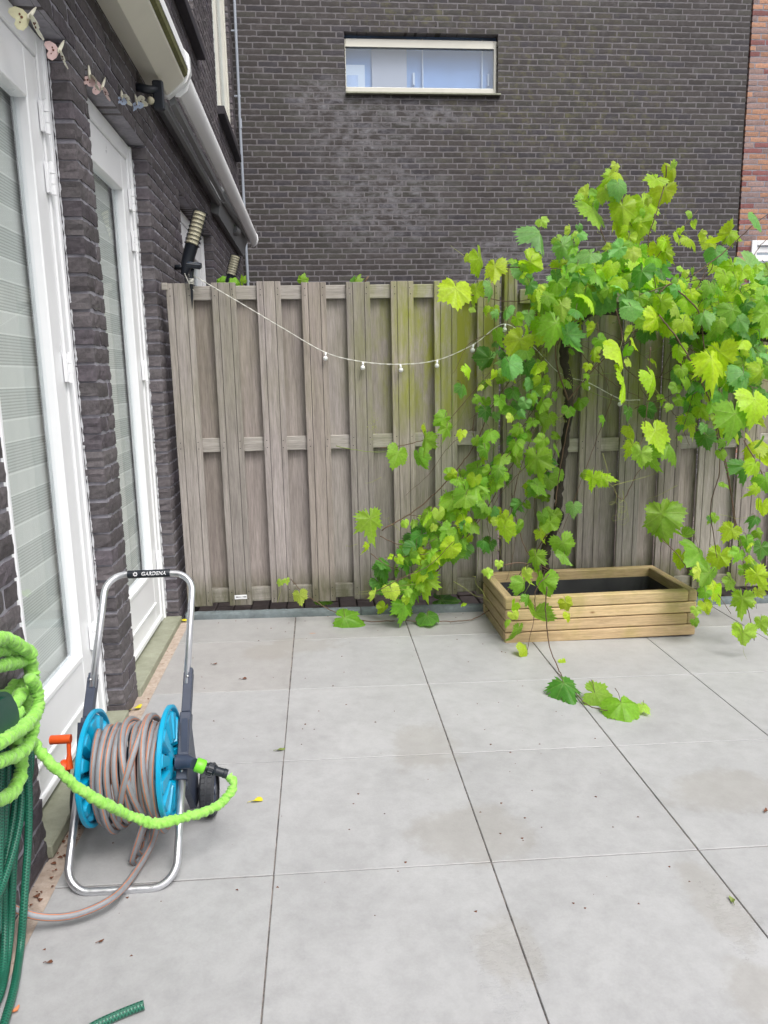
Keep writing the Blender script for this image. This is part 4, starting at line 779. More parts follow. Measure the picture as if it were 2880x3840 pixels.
canes = [  # (points in the photo, depths, radius mm, mat)
 ([(2130, 1500), (2085, 1350), (2100, 1250), (2190, 1180)], 3.8, 4), ([(2060, 1990), (2000, 2080), (1890, 2230), (1800, 2310), (1700, 2330), (1480, 2328)], 3.85, 3.2), ([(1480, 2328), (1380, 2330), (1290, 2310), (1200, 2265), (1130, 2215), (1090, 2170)], 3.9, 3),
 ([(2060, 2150), (2010, 2210), (2005, 2300), (1985, 2400), (1970, 2480)], 3.36, 2.2), ([(2050, 2200), (2047, 2300), (2060, 2420), (2090, 2500), (2125, 2560), (2200, 2640), (2290, 2665), (2380, 2660), (2415, 2648)], 3.2, 2.6),
 ([(1430, 1990), (1600, 1880), (1760, 1700), (1850, 1520), (1950, 1380), (2060, 1280), (2180, 1180)], 3.85, 3), ([(1500, 2280), (1640, 2140), (1790, 1960), (1900, 1780), (2020, 1560), (2120, 1420)], 3.88, 3.4), ([(1480, 2130), (1600, 2100), (1700, 2010), (1820, 1800), (1960, 1600), (2060, 1440)], 3.86, 2.6),
 ([(1390, 2075), (1450, 2120), (1500, 2140)], 3.8, 2.4), ([(1425, 2010), (1490, 2040), (1545, 2042)], 3.8, 2.4), ([(2330, 920), (2380, 1000), (2400, 1110), (2390, 1200)], 3.75, 3), ([(2320, 700), (2345, 800), (2420, 870), (2400, 900)], 3.75, 2.4),
 ([(2500, 620), (2490, 700), (2465, 790), (2430, 900), (2445, 990), (2460, 1080)], 3.75, 2.8), ([(2250, 850), (2290, 970), (2310, 1080), (2290, 1180)], 3.75, 2.4), ([(2290, 700), (2330, 760), (2370, 850)], 3.75, 2), ([(2450, 1220), (2480, 1090), (2600, 1030), (2720, 940), (2830, 840), (2900, 790)], 3.6, 3.2),
 ([(1900, 1000), (2000, 1005), (2100, 1010), (2200, 1040), (2280, 1100)], 3.75, 2.4), ([(1700, 1100), (1800, 1110), (1900, 1130), (2010, 1110), (2100, 1000)], 3.8, 2.4), ([(2380, 1110), (2550, 1060), (2700, 1040), (2900, 1035)], 3.65, 2.2),
 ([(2545, 1090), (2620, 1170), (2640, 1300), (2660, 1420), (2680, 1580), (2720, 1750), (2750, 1900), (2770, 2050)], 3.5, 3.4), ([(2470, 1180), (2560, 1300), (2640, 1450), (2690, 1600), (2735, 1800), (2755, 1960), (2790, 2120), (2805, 2280), (2830, 2400)], 3.4, 3.2), ([(2690, 1640), (2700, 1760), (2665, 1900), (2680, 2030), (2690, 2090)], 3.5, 2.8), ([(2790, 1650), (2850, 1760), (2900, 1880)], 3.4, 3),
 ([(2440, 1300), (2430, 1500), (2410, 1640), (2400, 1670)], 3.4, 2.4), ([(2310, 1160), (2330, 1240), (2335, 1290)], 3.4, 2.2), ([(2300, 1840), (2340, 1870), (2400, 1760), (2500, 1700)], 3.45, 1.8), ([(2480, 2020), (2540, 2080), (2590, 2150), (2640, 2180)], 3.4, 2.0), ([(2640, 2180), (2700, 2240), (2740, 2300)], 3.35, 1.8),
 ([(2090, 2150), (2000, 2100), (1950, 2000), (1930, 1850), (1990, 1650), (2080, 1450)], 3.8, 2.4), ([(2080, 1900), (2110, 1700), (2160, 1480), (2240, 1340), (2340, 1260), (2440, 1230)], 3.82, 2.6), ([(2130, 1500), (2260, 1350), (2400, 1250), (2560, 1190), (2700, 1170)], 3.8, 2.8), ([(2300, 1480), (2240, 1640), (2170, 1830), (2110, 1990)], 3.84, 1.8),
 ([(2100, 1400), (2240, 1480), (2400, 1520), (2600, 1530), (2880, 1480)], 3.9, 1.8), ([(2500, 1250), (2620, 1330), (2750, 1420), (2900, 1480)], 3.7, 2.4), ([(2380, 1530), (2520, 1480), (2620, 1400), (2700, 1300)], 3.8, 2), ([(1425, 1680), (1550, 1660), (1640, 1620), (1800, 1440), (1850, 1380)], 3.85, 2.2), ([(1260, 1672), (1350, 1690), (1430, 1695), (1500, 1680)], 3.86, 1.8),
 ([(1530, 1930), (1700, 1960), (1800, 2000)], 3.8, 1.8), ([(1890, 2120), (1960, 2110), (2050, 2140)], 3.42, 2), ([(1840, 1250), (1760, 1290), (1700, 1400)], 3.85, 1.5), ([(1370, 2240), (1500, 2170), (1610, 2120), (1700, 2030)], 3.6, 2)]
rc = random.Random(21)
def auto_shoot(u, v, ang, L, Y, s0, n, tones, bend=.5):
    # a young shoot with alternate leaves that shrink towards its tip
    P = [(u, v)]; a = ang; k = 7
    for i in range(k): a += rc.uniform(-.16, .16)+bend/k; P.append((P[-1][0]+math.cos(a)*L/k, P[-1][1]+math.sin(a)*L/k))
    canes.append((P, Y, rc.uniform(1.3, 2.1)))
    for j in range(n):
        t = (j+.6)/n*k; i = min(k-1, int(t)); f = t-i; x = P[i][0]*(1-f)+P[i+1][0]*f; y = P[i][1]*(1-f)+P[i+1][1]*f; sd_ = 1 if j % 2 else -1; sz = s0*(1-.62*j/n)*rc.uniform(.8, 1.15)
        tn = 3 if j > n-3 and rc.random() < .5 else rc.choice(tones); place_leaf(x+sd_*sz*.42*abs(math.sin(a))+rc.uniform(-6, 6), y+sz*.3+rc.uniform(-6, 6)+sd_*sz*.2*abs(math.cos(a)), sz, tn, sd_*rc.uniform(0, 45), Y-.03)
for q in ((2180, 1060, -1.9, 230, 3.7, 66, 8, (1, 2, 4)), (2330, 1020, -1.5, 300, 3.75, 70, 9, (2, 2, 1)), (2420, 1050, -1.35, 330, 3.7, 66, 9, (2, 2, 1)), (2250, 1050, -1.2, 200, 3.8, 60, 7, (2, 1)), (2520, 1120, -1.2, 150, 3.6, 58, 6, (2, 1)), (2650, 1090, -.9, 230, 3.5, 72, 7, (2, 2, 1)), (2060, 1110, -2.6, 200, 3.75, 60, 7, (1, 4, 2)), (2090, 1190, 3.0, 330, 3.75, 66, 8, (1, 2, 4)), (1990, 1300, 2.3, 260, 3.7, 62, 7, (1, 1, 2)),
          (2050, 1500, 2.1, 330, 3.8, 62, 9, (0, 1, 1)), (1960, 1650, 2.2, 300, 3.75, 62, 8, (1, 1, 2)), (1880, 1800, 2.4, 320, 3.75, 66, 9, (1, 1, 2)), (1760, 1950, 2.5, 300, 3.7, 72, 8, (1, 2, 1)), (1820, 1900, 1.9, 330, 3.7, 66, 8, (1, 1, 0)), (1700, 2050, 2.7, 260, 3.65, 66, 7, (1, 2)), (2080, 1700, 1.9, 300, 3.8, 56, 5, (0, 1)), (2030, 1350, 1.8, 260, 3.65, 64, 7, (4, 1, 2)),
          (2240, 1210, 1.3, 220, 3.6, 56, 6, (0, 1, 2)), (2560, 1290, 1.2, 260, 3.5, 66, 7, (1, 2)), (2700, 1330, 1.4, 300, 3.4, 72, 7, (1, 2, 4)), (2800, 1380, 1.5, 360, 3.4, 76, 8, (1, 2)), (2850, 1700, 1.6, 420, 3.35, 66, 8, (1, 2, 0)), (2760, 1950, 1.4, 340, 3.35, 70, 7, (1, 2, 1)), (2610, 1420, 1.7, 240, 3.6, 56, 6, (0, 1)), (2380, 1220, 1.7, 180, 3.5, 56, 5, (1, 2)), (1990, 2180, 2.0, 190, 3.4, 60, 5, (1, 2)), (1640, 2080, 2.2, 220, 3.7, 70, 6, (1, 1, 2)), (2680, 2130, 1.9, 230, 3.35, 72, 6, (1, 2, 2))):
    auto_shoot(*q[:6], q[6], list(q[7]))
for _ in range(46):   # thin tangle of shoots inside the crown
    u0 = rc.uniform(2050, 2850); v0 = rc.uniform(1050, 1450); a = rc.uniform(-.9, .9); L = rc.uniform(150, 420); P = [(u0, v0)]
    for k in range(3): a += rc.uniform(-.4, .4); P.append((P[-1][0]+math.cos(a)*L/3, P[-1][1]+math.sin(a)*L/3))
    canes.append((P, rc.uniform(3.6, 3.97), rc.uniform(1.1, 2.2)))
for _ in range(26):
    u0 = rc.uniform(1700, 2080); v0 = rc.uniform(1300, 1900); a = rc.uniform(1.2, 2.4); L = rc.uniform(150, 400); P = [(u0, v0)]
    for k in range(3): a += rc.uniform(-.3, .3); P.append((P[-1][0]+math.cos(a)*L/3, P[-1][1]+math.sin(a)*L/3))
    canes.append((P, rc.uniform(3.8, 3.98), rc.uniform(1.0, 2.0)))
for ci, (P, Y, r) in enumerate(canes):
    q = []; mb = MB()
    for i, (u, v) in enumerate(P):
        if ci in (1, 2) or (ci == 4 and i > 2): G = gr(u, v, .02); O_ = oy(u, v, Y); q.append(G if G[1] < 3.95 and v > 2240 else O_)
        else: q.append(oy(u, v, Y+(.02*math.sin(i*2.1+ci))))
    pts = smooth_path(q, .02); pts += rng.normal(0, .0012, pts.shape); n = len(pts)
    mb.tube(pts, [r/1000*(1.15-.5*i/n) for i in range(n)], 6)
    mb.build('shoot', ['cane' if r > 1.9 or ci % 2 else 'cane_green'], vine, True)
def tendril(u, v, Y, du, dv, coil=1, rr=9):
    P = []; n = 46; mb = MB()
    for k in range(n):
        t = k/n; a = t*t*2*pi*coil*2.2; cr_ = rr*(.3+t)*min(1, t*3); P.append(oy(u+du*t+math.cos(a)*cr_*coil, v+dv*t+math.sin(a)*cr_*coil, Y+.01*math.sin(a)))
    mb.tube(P, [.0011*(1-.6*k/n) for k in range(n)], 5); mb.build('tendril', ['tendril'], vine, True)
for q in ((2260, 1700, 3.35, 60, 260, 1.3, 14), (2335, 1840, 3.35, 0, 110, 1.6, 12), (1430, 1790, 3.8, -60, 25, .3), (1900, 1960, 3.7, -40, 120, 1, 12), (1860, 1500, 3.8, 30, 130, 1, 10), (2450, 1450, 3.3, 60, 90, .9, 14), (2730, 1380, 3.3, -40, 150, .8, 14), (2700, 1930, 3.4, 120, 20, .5, 10), (2600, 1600, 3.4, 120, 60, .6, 14), (1530, 2210, 3.6, -200, 20, .3, 8), (1560, 2190, 3.6, -220, 30, .2, 8), (1700, 2180, 3.6, 150, 90, .6, 10),
          (1040, 2260, 3.9, 20, -90, .4, 8), (1340, 2040, 3.85, -50, 10, .5, 9), (1820, 2240, 3.4, -50, -90, .6, 10), (2230, 830, 3.75, 30, 80, .8, 9), (2350, 1000, 3.75, 30, 80, .7, 10), (1740, 960, 3.7, -50, -40, .3, 5), (2840, 1900, 3.4, 40, -30, .4, 8), (2300, 1820, 3.4, 180, -50, .3, 8), (1500, 1990, 3.75, -60, -60, .7, 10), (2035, 2520, 3.25, -50, 130, .5, 8), (2290, 2680, 3.1, -60, 40, .9, 10), (1650, 1900, 3.75, 40, 100, 1.0, 10), (1930, 1700, 3.7, 30, 90, 1.2, 11), (2720, 2500, 3.1, -60, 110, .3, 8), (2770, 2350, 3.15, 30, 130, .4, 8), (2540, 1820, 3.5, -120, 60, .4, 8)):
    tendril(*q)
for (u, v, Y) in ((1810, 1420, 3.75), (2110, 1560, 3.7), (1400, 1590, 3.8), (2040, 1340, 3.75), (2145, 1420, 3.75)):   # flower clusters
    mb = MB()
    for k in range(40): p = oy(u+rc.gauss(0, 9), v+rc.gauss(0, 20), Y+rc.gauss(0, .01)); mb.sphere(p, .0022, 5, 3)
    fc = mb.build('flower_cluster', ['tendril'], vine, True); fc['kind'] = 'stuff'
vine_l.build('foliage', ['leaf', 'cane', 'cane_green'], vine, True, recalc=False)
# small sprigs of a plant growing behind the gate
vine_l = MB(); petioles = MB()
for (u, v, px, t) in ((825, 1045, 42, 1), (890, 1050, 40, 1), (905, 1045, 34, 1), (1135, 1040, 36, 1), (1338, 1042, 44, 1), (1325, 1048, 36, 4)):
    place_leaf(u, v, px, t, 180+LR.uniform(-25, 25), FY+.09)
petioles.tube([oy(1365, 1062, FY+.07), oy(1382, 1035, FY+.07)], .004, 6); cp = thing('climbing_plant', 'few small green leaves peeping over the top of the gate', 'plant', (-.1, FY+.09, 1.7)); petioles.tube([(-.5, FY+.1, 1.76), (0, FY+.1, 1.75), (.3, FY+.1, 1.76)], .002, 5)
vine_l.build('foliage', ['leaf', 'cane', 'cane_green'], cp, True, recalc=False); petioles.build('stems', ['cane', 'cane_green'], cp, True)
# ------------------------------------------------------------------ string of globe lights
sl = thing('string_lights', 'clear cord with small white globe bulbs sagging across the gate', 'string lights', tuple(oy(722, 1035, FY-.06))); YL = FY-.045
cp_ = [(712, 1040), (722, 1032), (900, 1135), (1060, 1230), (1222, 1322), (1362, 1357), (1501, 1366), (1640, 1350), (1775, 1292), (1895, 1215), (2000, 1300), (2100, 1400), (2206, 1435), (2324, 1495), (2400, 1500)]
pts = smooth_path([oy(u, v, YL) for u, v in cp_], .012); mb = MB()
for ph in (0, pi): mb.tube([p+np.array([0, math.cos(i*.9+ph)*.0018, math.sin(i*.9+ph)*.0018]) for i, p in enumerate(pts)], .0014, 5)
mb.build('cord', ['cord_clear'], sl, True)
for (u, v) in ((1222, 1322), (1362, 1357), (1501, 1366), (1640, 1350), (1775, 1292), (1895, 1215), (2206, 1435), (2324, 1495)):
    p = oy(u, v, YL); q = p+np.array([LR.uniform(-.004, .004), 0, -.030]); mb = MB(); mb.sphere(q, .0125, 16, 10); bu = mb.build('bulb', ['bulb_glass'], sl, True)
    mb = MB(); mb.tube([p, q+np.array([0, 0, .009])], .0052, 8); mb.build('socket', ['white_paint'], bu, True)
# solar panel of the string, tied on its spike to the gate
so_ = thing('solar_panel', 'small dark solar panel on a black spike tied to the gate corner', 'solar panel', tuple(oy(721, 1060, FY-.05)))
Y = FY-.05; a, b = oy(702, 992, Y), oy(753, 1000, Y); mb = MB(); c = (a+b)/2; rot = Matrix.Rotation(.25, 3, 'X') @ Matrix.Rotation(.12, 3, 'Y')
mb.box(c[0]-.036, c[0]+.036, c[1]-.03, c[1]+.03, c[2]-.012, c[2]+.012, rot=np.array(rot), bev=.003); pn = mb.build('panel', ['black_plastic'], so_)
mb = MB(); mb.box(c[0]-.031, c[0]+.031, c[1]-.026, c[1]+.026, c[2]+.0125, c[2]+.0135, rot=np.array(rot)); mb.build('solar_cell', ['solar_cell'], pn)
mb = MB(); mb.tube([oy(724, 1006, Y), oy(718, 1025, Y), oy(717, 1060, Y), oy(719, 1085, Y)], [.008, .009, .0085, .008], 8); mb.tube([oy(719, 1080, Y), oy(720, 1110, Y+.02), oy(721, 1158, Y+.02)], [.007, .007, .001], 6); mb.build('spike', ['black_plastic'], so_, True)
mb = MB()
for k in range(5): p = oy(718, 1045+k*5, Y); mb.tube([p+np.array([.012*math.cos(t), .011*math.sin(t), .003*math.sin(t+k)]) for t in np.linspace(0, 2*pi, 12)], .0018, 5)
mb.tube([oy(692, 1025, Y), oy(708, 1060, Y), oy(728, 1092, Y)], .002, 5); mb.build('cord_tie', ['cord_clear'], so_, True)
# torch lamps fixed on the wall
def torch(pb, pt, rad, label):
    pb, pt = np.array(pb), np.array(pt); ax = pt-pb; L = np.linalg.norm(ax); ax /= L; t = thing('wall_lamp', label, 'lamp', tuple(pb), 'louvred torch lamps on the house wall'); k = .46
    mb = MB(); mb.lathe([(rad*.42, 0), (rad*.78, L*.18), (rad*.86, L*k), (rad*.92, L*k+.004)], pb, ax, 20); mb.build('base', ['black_plastic'], t, True, auto=40)
    mb = MB(); mb.lathe([(rad*.84, L*k+.004), (rad*.84, L*.985)], pb, ax, 20); mb.build('diffuser', ['lens_cream'], t, True, auto=40)
    mb = MB()
    for q in range(9):
        h = L*(k+.02+(.975-k)*q/8); mb.lathe([(rad*.86, h), (rad*1.03, h-.0006), (rad*1.03, h+.0006), (rad*.86, h+.001)], pb, ax, 20, cap=False)
    mb.lathe([(rad*.9, L*.985), (rad*.5, L*.995), (.001, L)], pb, ax, 20)
    e1 = np.cross(ax, [0, 1, 0]); e1 /= np.linalg.norm(e1); e2 = np.cross(ax, e1)
    for q in range(3): an = q*2.1+.6; d = (e1*math.cos(an)+e2*math.sin(an))*rad*.98; mb.tube([pb+ax*L*k+d, pb+ax*L*.985+d], .0018, 5)
    mb.build('louvre', ['black_plastic'], t, True, auto=40)
    mb = MB(); m_ = pb+ax*L*.12; mb.tube([m_, np.array([WX, m_[1], m_[2]])], .014, 8); mb.build('bracket', ['black_plastic'], t, True)
torch(oy(690, 1030, 4.55), oy(752, 795, 4.60), .043, 'black torch lamp with cream louvred head just above the gate corner')
torch(oy(850, 1100, 6.1), oy(884, 960, 6.15), .043, 'farther torch lamp with louvred head half hidden behind the gate')
# ------------------------------------------------------------------ butterfly garland
gl = thing('butterfly_garland', 'garland of pastel butterfly lights hung under the brick lintel', 'garland', (WX+.03, 2.6, LZ))
def wing_outline(): return [(0, .05), (.25, .42), (.6, .62), (.92, .58), (1.0, .36), (.86, .1), (.7, -.06), (.82, -.3), (.74, -.58), (.45, -.72), (.18, -.5), (0, -.12)]
gx = WX+.006; anchors = []
bf = [((135, 28), (110, 62), (-.9, -.2), (.5, -.9), 'butter_yellow', 'butter_cream', 1.0), ((240, 152), (222, 190), (-1, .0), (.35, -.95), 'butter_pink', 'butter_cream', .85), ((332, 245), (336, 285), (-.35, -.9), (.55, -.8), 'butter_pink', 'butter_cream', .85), ((395, 290), (383, 330), (-.95, .1), (.5, -.85), 'butter_pink', 'butter_pink', .8), ((455, 338), (457, 362), (-.3, -.95), (.8, -.55), 'butter_blue', 'butter_cream', .8), ((505, 352), (512, 380), (.1, -1), (.95, .0), 'butter_blue', 'butter_cream', .85)]
for (an, bd, da, db, ma, mb_, s) in bf:
    A = ox(*an, gx); B = ox(*bd, gx+.01); anchors.append(A); D = (B-CAM).dot(_f); sz = .036*s; ax = (A-B)/np.linalg.norm(A-B); mb = MB()
    mb.tube([A, A*.6+B*.4, B, B-ax*.02], [.002, .005, .006, .002], 8); mb.sphere(B+ax*.004, .007, 8, 6); body = mb.build('butterfly', ['butter_cream'], gl, True)
    for (dd, m_, edge) in ((da, ma, 0), (db, mb_, 1)):
        out = CR*dd[0]+CU*dd[1]+(_f*-.25 if not edge else _f*.15); out /= np.linalg.norm(out)
        up = np.cross(out, -_f) if not edge else (_f*.95+np.cross(out, -_f)*.28); up -= out*up.dot(out); up /= np.linalg.norm(up); nr = np.cross(out, up); k = sz*(1.5 if not edge else 1.6); mb = MB()
        W = wing_outline(); V = [B]+[B+out*a*k+up*b*k+nr*.15*a*a*k for a, b in W]; V2 = [v+nr*.0008 for v in V]; n = len(V)
        mb.add(V+V2, [(0, i, i+1) for i in range(1, n-1)]+[(n, n+i+1, n+i) for i in range(1, n-1)]+[(i, i+1, n+i+1, n+i) for i in range(1, n-1)])
        for (a, b, rr) in ((.45, .18, .05), (.38, .0, .07), (.52, -.25, .035)): mb.lathe([(rr*k, -.0012), (rr*k, .0018)], B+out*a*k+up*b*k+nr*.15*a*a*k, nr, 8, 1)
        mb.build('wing', [m_, 'dead_brown'], body, False)
anchors = [ox(60, -80, gx)]+anchors+[ox(560, 400, gx)]; mb = MB(); mb.tube(smooth_path(anchors, .02)+rng.normal(0, .0012, (len(smooth_path(anchors, .02)), 3)), .0008, 5); mb.build('cord', ['cord_dark'], gl, True)
# ------------------------------------------------------------------ hose trolley
CXL, CXR = -.700, -.418
def fp(X, z): return np.array([X, 1.785+.85*z, z+g(X, 1.785+.85*z)])      # point on the leaning frame plane, z up
ht = thing('hose_trolley', 'garden hose trolley with turquoise drum and aluminium frame on the patio', 'hose trolley', (-.56, 1.95, 0))
def bent(X0, X1, z0, z1, rad):   # U with rounded corners at z1 side
    P = [fp(X0, z0)]; sg = 1 if z1 > z0 else -1
    for k in range(13): a = k/12*pi/2; P.append(fp(X0+rad*(1-math.cos(a)), z1-sg*rad*.77*(1-math.sin(a))))
    for k in range(13): a = pi/2-k/12*pi/2; P.append(fp(X1-rad*(1-math.cos(a)), z1-sg*rad*.77*(1-math.sin(a))))
    P.append(fp(X1, z0)); return np.array(P)
mb = MB(); mb.tube(bent(CXL+.004, CXR-.004, .42, .700, .065), .0105, 16); mb.build('handle_tube', ['aluminium'], ht, True)
mb = MB(); mb.tube(bent(CXL, CXR, .24, .006, .065), .0105, 16); mb.build('foot_tube', ['aluminium'], ht, True)
mb = MB(); gy = fp(-.56, .700); mb.tube([gy+np.array([dx, 0, 0]) for dx in (-.069, -.066, 0, .062, .065)], [.0125, .013, .013, .013, .0125], 18); grip = mb.build('grip', ['black_plastic'], ht, True)
tc = bpy.data.curves.new('t', 'FONT'); tc.body = 'GARDENA'; tc.size = .0165; tc.align_x = 'CENTER'; tc.align_y = 'CENTER'; tc.extrude = .0003; tc.offset = .0003; tc.shear = .2
to = bpy.data.objects.new('t', tc); COL.objects.link(to); bpy.context.view_layer.update(); tm = bpy.data.meshes.new_from_object(to); bpy.data.objects.remove(to)
nrm = (CAM-gy)/np.linalg.norm(CAM-gy); nrm[0] = 0; nrm /= np.linalg.norm(nrm); upv = np.cross(nrm, [1, 0, 0]); upv = upv if upv[2] > 0 else -upv; rootl = np.array(ht.location)
for v in tm.vertices:
    x, y, z = v.co; an = y/.0132; d = nrm*math.cos(an)+upv*math.sin(an); v.co = Vector(gy+np.array([x+.014, 0, 0])+d*(.0134+z)-rootl)
tm.materials.clear(); tm.materials.append(M['print_white']); lo = bpy.data.objects.new('lettering', tm); COL.objects.link(lo); lo.parent = grip
mb = MB()
for k in range(7):
    a = k*2*pi/7; x, y = -.043+.0052*math.cos(a), .0052*math.sin(a); an = y/.0132; d = nrm*math.cos(an)+upv*math.sin(an); mb.sphere(gy+np.array([x, 0, 0])+d*.0132, .0024, 8, 6)
mb.build('emblem', ['print_white'], grip, True)
fdir = fp(0, .5)-fp(0, .3); fdir /= np.linalg.norm(fdir); fn = np.cross([1, 0, 0], fdir)     # along the frame / across it
if fn[1] > 0: fn = -fn       # towards the camera side
def fbox(mb, X0, X1, s0, s1, n0, n1, bev=.002, mi=0):
    o = fp(0, s0); o[0] = 0; L = (s1-s0)/fdir[2]; V0 = MB(); V0.box(X0, X1, n0, n1, 0, L, bev=bev); V = np.concatenate(V0.v)
    W = np.outer(V[:, 0], [1, 0, 0])+np.outer(V[:, 1], fn)+np.outer(V[:, 2], fdir)+o; mb.add(W, V0.f, mi)
for X, sg in ((CXL, -1), (CXR, 1)):
    mb = MB(); fbox(mb, X-.013, X+.013, .36, .452, -.016, .014); fbox(mb, X-.0155, X+.0155, .215, .36, -.02, .018); fbox(mb, X-.012, X+.012, .45, .462, -.012, .012)
    # rear arm to the wheel
    A = fp(X, .30); o2 = A+fn*-.015; C2 = np.array([X, 2.10, .075]); P = fp(X, .20)+fn*-.012
    poly = [(A[1], A[2]+.06), (A[1]+.05, A[2]+.02), (2.135, .105), (2.13, .045), (2.07, .05), (P[1], P[2])]
    mb.prism(poly, lambda a, b, d: (d, a, b), X+sg*.004-.009, X+sg*.004+.009); mb.build('bracket', ['navy_plastic'], ht, auto=30)
    for s in (.435, .228):
        p = fp(X, s)+fn*.0145; mb = MB(); mb.lathe([(.0045, 0), (.004, .0025), (.001, .0035)], p, fn, 12); mb.build('screw', ['screw'], ht, True)
    wc = np.array([X+sg*.045, 2.13, .078+g(X, 2.13)]); R = .077; mb = MB(); ax = np.array([1., 0, 0])
    mb.lathe([(R*.72, -.021), (R*.93, -.021), (R, -.015), (R, -.0035), (R*.985, -.003), (R*.985, .003), (R, .0035), (R, .015), (R*.93, .021), (R*.72, .021)], wc, ax, 48, cap=False)
    for k in range(30):
        a = 2*pi*k/30
        for (x0, x1) in ((-.0155, -.004), (.004, .0155)):
            c = wc+np.array([(x0+x1)/2, math.cos(a)*R, math.sin(a)*R]); rt = np.array(Matrix.Rotation(a, 3, 'X')); mb.box(c[0]-abs(x1-x0)/2, c[0]+abs(x1-x0)/2, c[1]-.0016, c[1]+.0016, c[2]-.0052, c[2]+.0052, rot=rt)
    wh = mb.build('wheel', ['rubber'], ht, True, auto=35)
    mb = MB(); mb.lathe([(R*.74, -.012), (R*.7, -.012), (R*.6, -.004), (R*.25, -.006), (R*.2, -.016), (.001, -.017)], wc, ax, 32, cap=False); mb.lathe([(R*.74, .012), (R*.7, .012), (R*.6, .004), (R*.25, .006), (R*.2, .019), (.001, .02)], wc, ax, 32, cap=False)
    mb.lathe([(R*.74, -.012), (R*.74, .012)], wc, ax, 32, cap=False); mb.build('hub', ['navy_plastic'], wh, True, auto=35)
    mb = MB(); mb.tube([(X, 2.13, wc[2]), (wc[0], 2.13, wc[2])], .008, 10); mb.build('axle', ['navy_plastic'], ht, True)
AXY, AXZ = 1.965, .260; DR = .157
def disc(X, face):   # face=+1: dished side looks to +X
    mb = MB(); c = np.array([X, AXY, AXZ]); ax = np.array([face*1., 0, 0]); n = 12
    mb.lathe([(DR-.004, -.006), (DR, -.004), (DR, .006), (DR-.003, .008), (DR-.008, .008), (DR-.013, .002), (DR-.013, -.004), (DR-.004, -.006)], c, ax, 72, cap=False)   # rim
    seg = 96; prof = []; V = []; F = []; radii = np.linspace(.045, DR-.013, 12)
    for ri in radii:
        for k in range(seg):
            a = 2*pi*k/seg; ph = (a*n/(2*pi)) % 1; w = abs(ph-.5)*2; t = (ri-.045)/(DR-.058)
            rib = max(0, min(1, (w-.30)/.16)); wdt = rib*(1 if .1 < t < .93 else .0)
            h = -.006+.020*wdt*(1-.3*t); V.append(c+ax*h+np.array([0, math.cos(a)*ri, math.sin(a)*ri]))
    for i in range(len(radii)-1):
        for k in range(seg):
            a = 2*pi*(k+.5)/seg; ph = (a*n/(2*pi)) % 1; w = abs(ph-.5)*2
            if w < .27 and 2 <= i <= 8: continue          # open slots
            F.append((i*seg+k, i*seg+(k+1) % seg, (i+1)*seg+(k+1) % seg, (i+1)*seg+k))
    mb.add(V, F); V2 = [v-ax*.004 for v in V]; mb.add(V2, [f[::-1] for f in F]); mb.lathe([(.012, .01), (.045, .004), (.047, -.004), (.047, -.03)], c, ax, 40, cap=False)
    return mb.build('drum_disc', ['cyan_plastic'], ht, True, auto=40)
disc(-.652, 1); disc(-.448, 1)
mb = MB(); mb.lathe([(.048, 0), (.048, .2)], (-.65, AXY, AXZ), (1, 0, 0), 40); mb.build('drum_core', ['navy_plastic'], ht, True, auto=40)
mb = MB(); hy, hz = AXY+.02, AXZ+.078
mb.tube([(-.716, hy, hz), (-.74, hy, hz), (-.771, hy, hz)], .0125, 14); cr_ = [(-.722, AXY, AXZ), (-.7215, (AXY+hy)/2, (AXZ+hz)/2), (-.722, hy, hz)]
mb.tube(cr_, [.012, .006, .0065], 10); mb.lathe([(.024, 0), (.026, .006), (.02, .018)], (-.742, AXY, AXZ-.0), (1, 0, 0), 20); mb.build('crank', ['orange_plastic'], ht, True, auto=40)
mb = MB(); mb.tube([(-.43, AXY, AXZ), (-.40, AXY-.002, AXZ), tuple(oy(728, 2864, 1.946))], [.02, .02, .015], 16); mb.build('water_inlet', ['navy_plastic'], ht, True, auto=40)
# grey hose wound on the drum, with its loose tail
gh = thing('garden_hose', 'grey hose with orange stripes wound on the drum, tail over the patio', 'hose', (-.55, AXY, AXZ)); R0 = .105; hr = .0092
turns = 9; P = []; xs = np.linspace(-.632, -.468, turns)
layer_jit = [0, .012, .008, .010, .012, .010, .004, .010, .018]
for i in range(turns):
    for k in range(36):
        a = k/36; th_ = 2*pi*a; x = xs[i]+(xs[min(i+1, turns-1)]-xs[i])*a+.003*math.sin(th_*2+i); rr = R0+layer_jit[i]*(.5+.5*math.cos(th_-pi/2))
        y = AXY+rr*math.cos(th_+pi/2); z = AXZ+rr*math.sin(th_+pi/2)
        if z < AXZ: z = AXZ-(AXZ-z)*(1.42+.22*math.sin(i*.9+.6)); 
        P.append((x, y, z))
mb = MB(); mb.tube(smooth_path(P, .012), hr, 24, 0, True, stripes=(0, 6, 12, 18), twist=1.2); mb.build('wound_coil', ['hose_grey', 'hose_orange'], gh, True)
mb = MB()      # crossing, loosely laid turns on top
for (x0, x1, dr) in ((-.585, -.505, .004), (-.50, -.56, .0), (-.475, -.50, .006)):
    Q = []
    for k in range(40):
        th_ = 2*pi*k/40; x = (x0+x1)/2+(x1-x0)/2*math.cos(th_); rr = R0+.018+dr; Q.append((x, AXY+rr*math.cos(th_+pi/2), AXZ+rr*math.sin(th_+pi/2)*(1 if th_ < pi/2 or th_ > 1.5*pi else 1.15)))
    mb.tube(smooth_path(Q, .012, True), hr, 24, 0, False, stripes=(0, 6, 12, 18), twist=0, closed=True)
mb.build('top_turns', ['hose_grey', 'hose_orange'], gh, True)
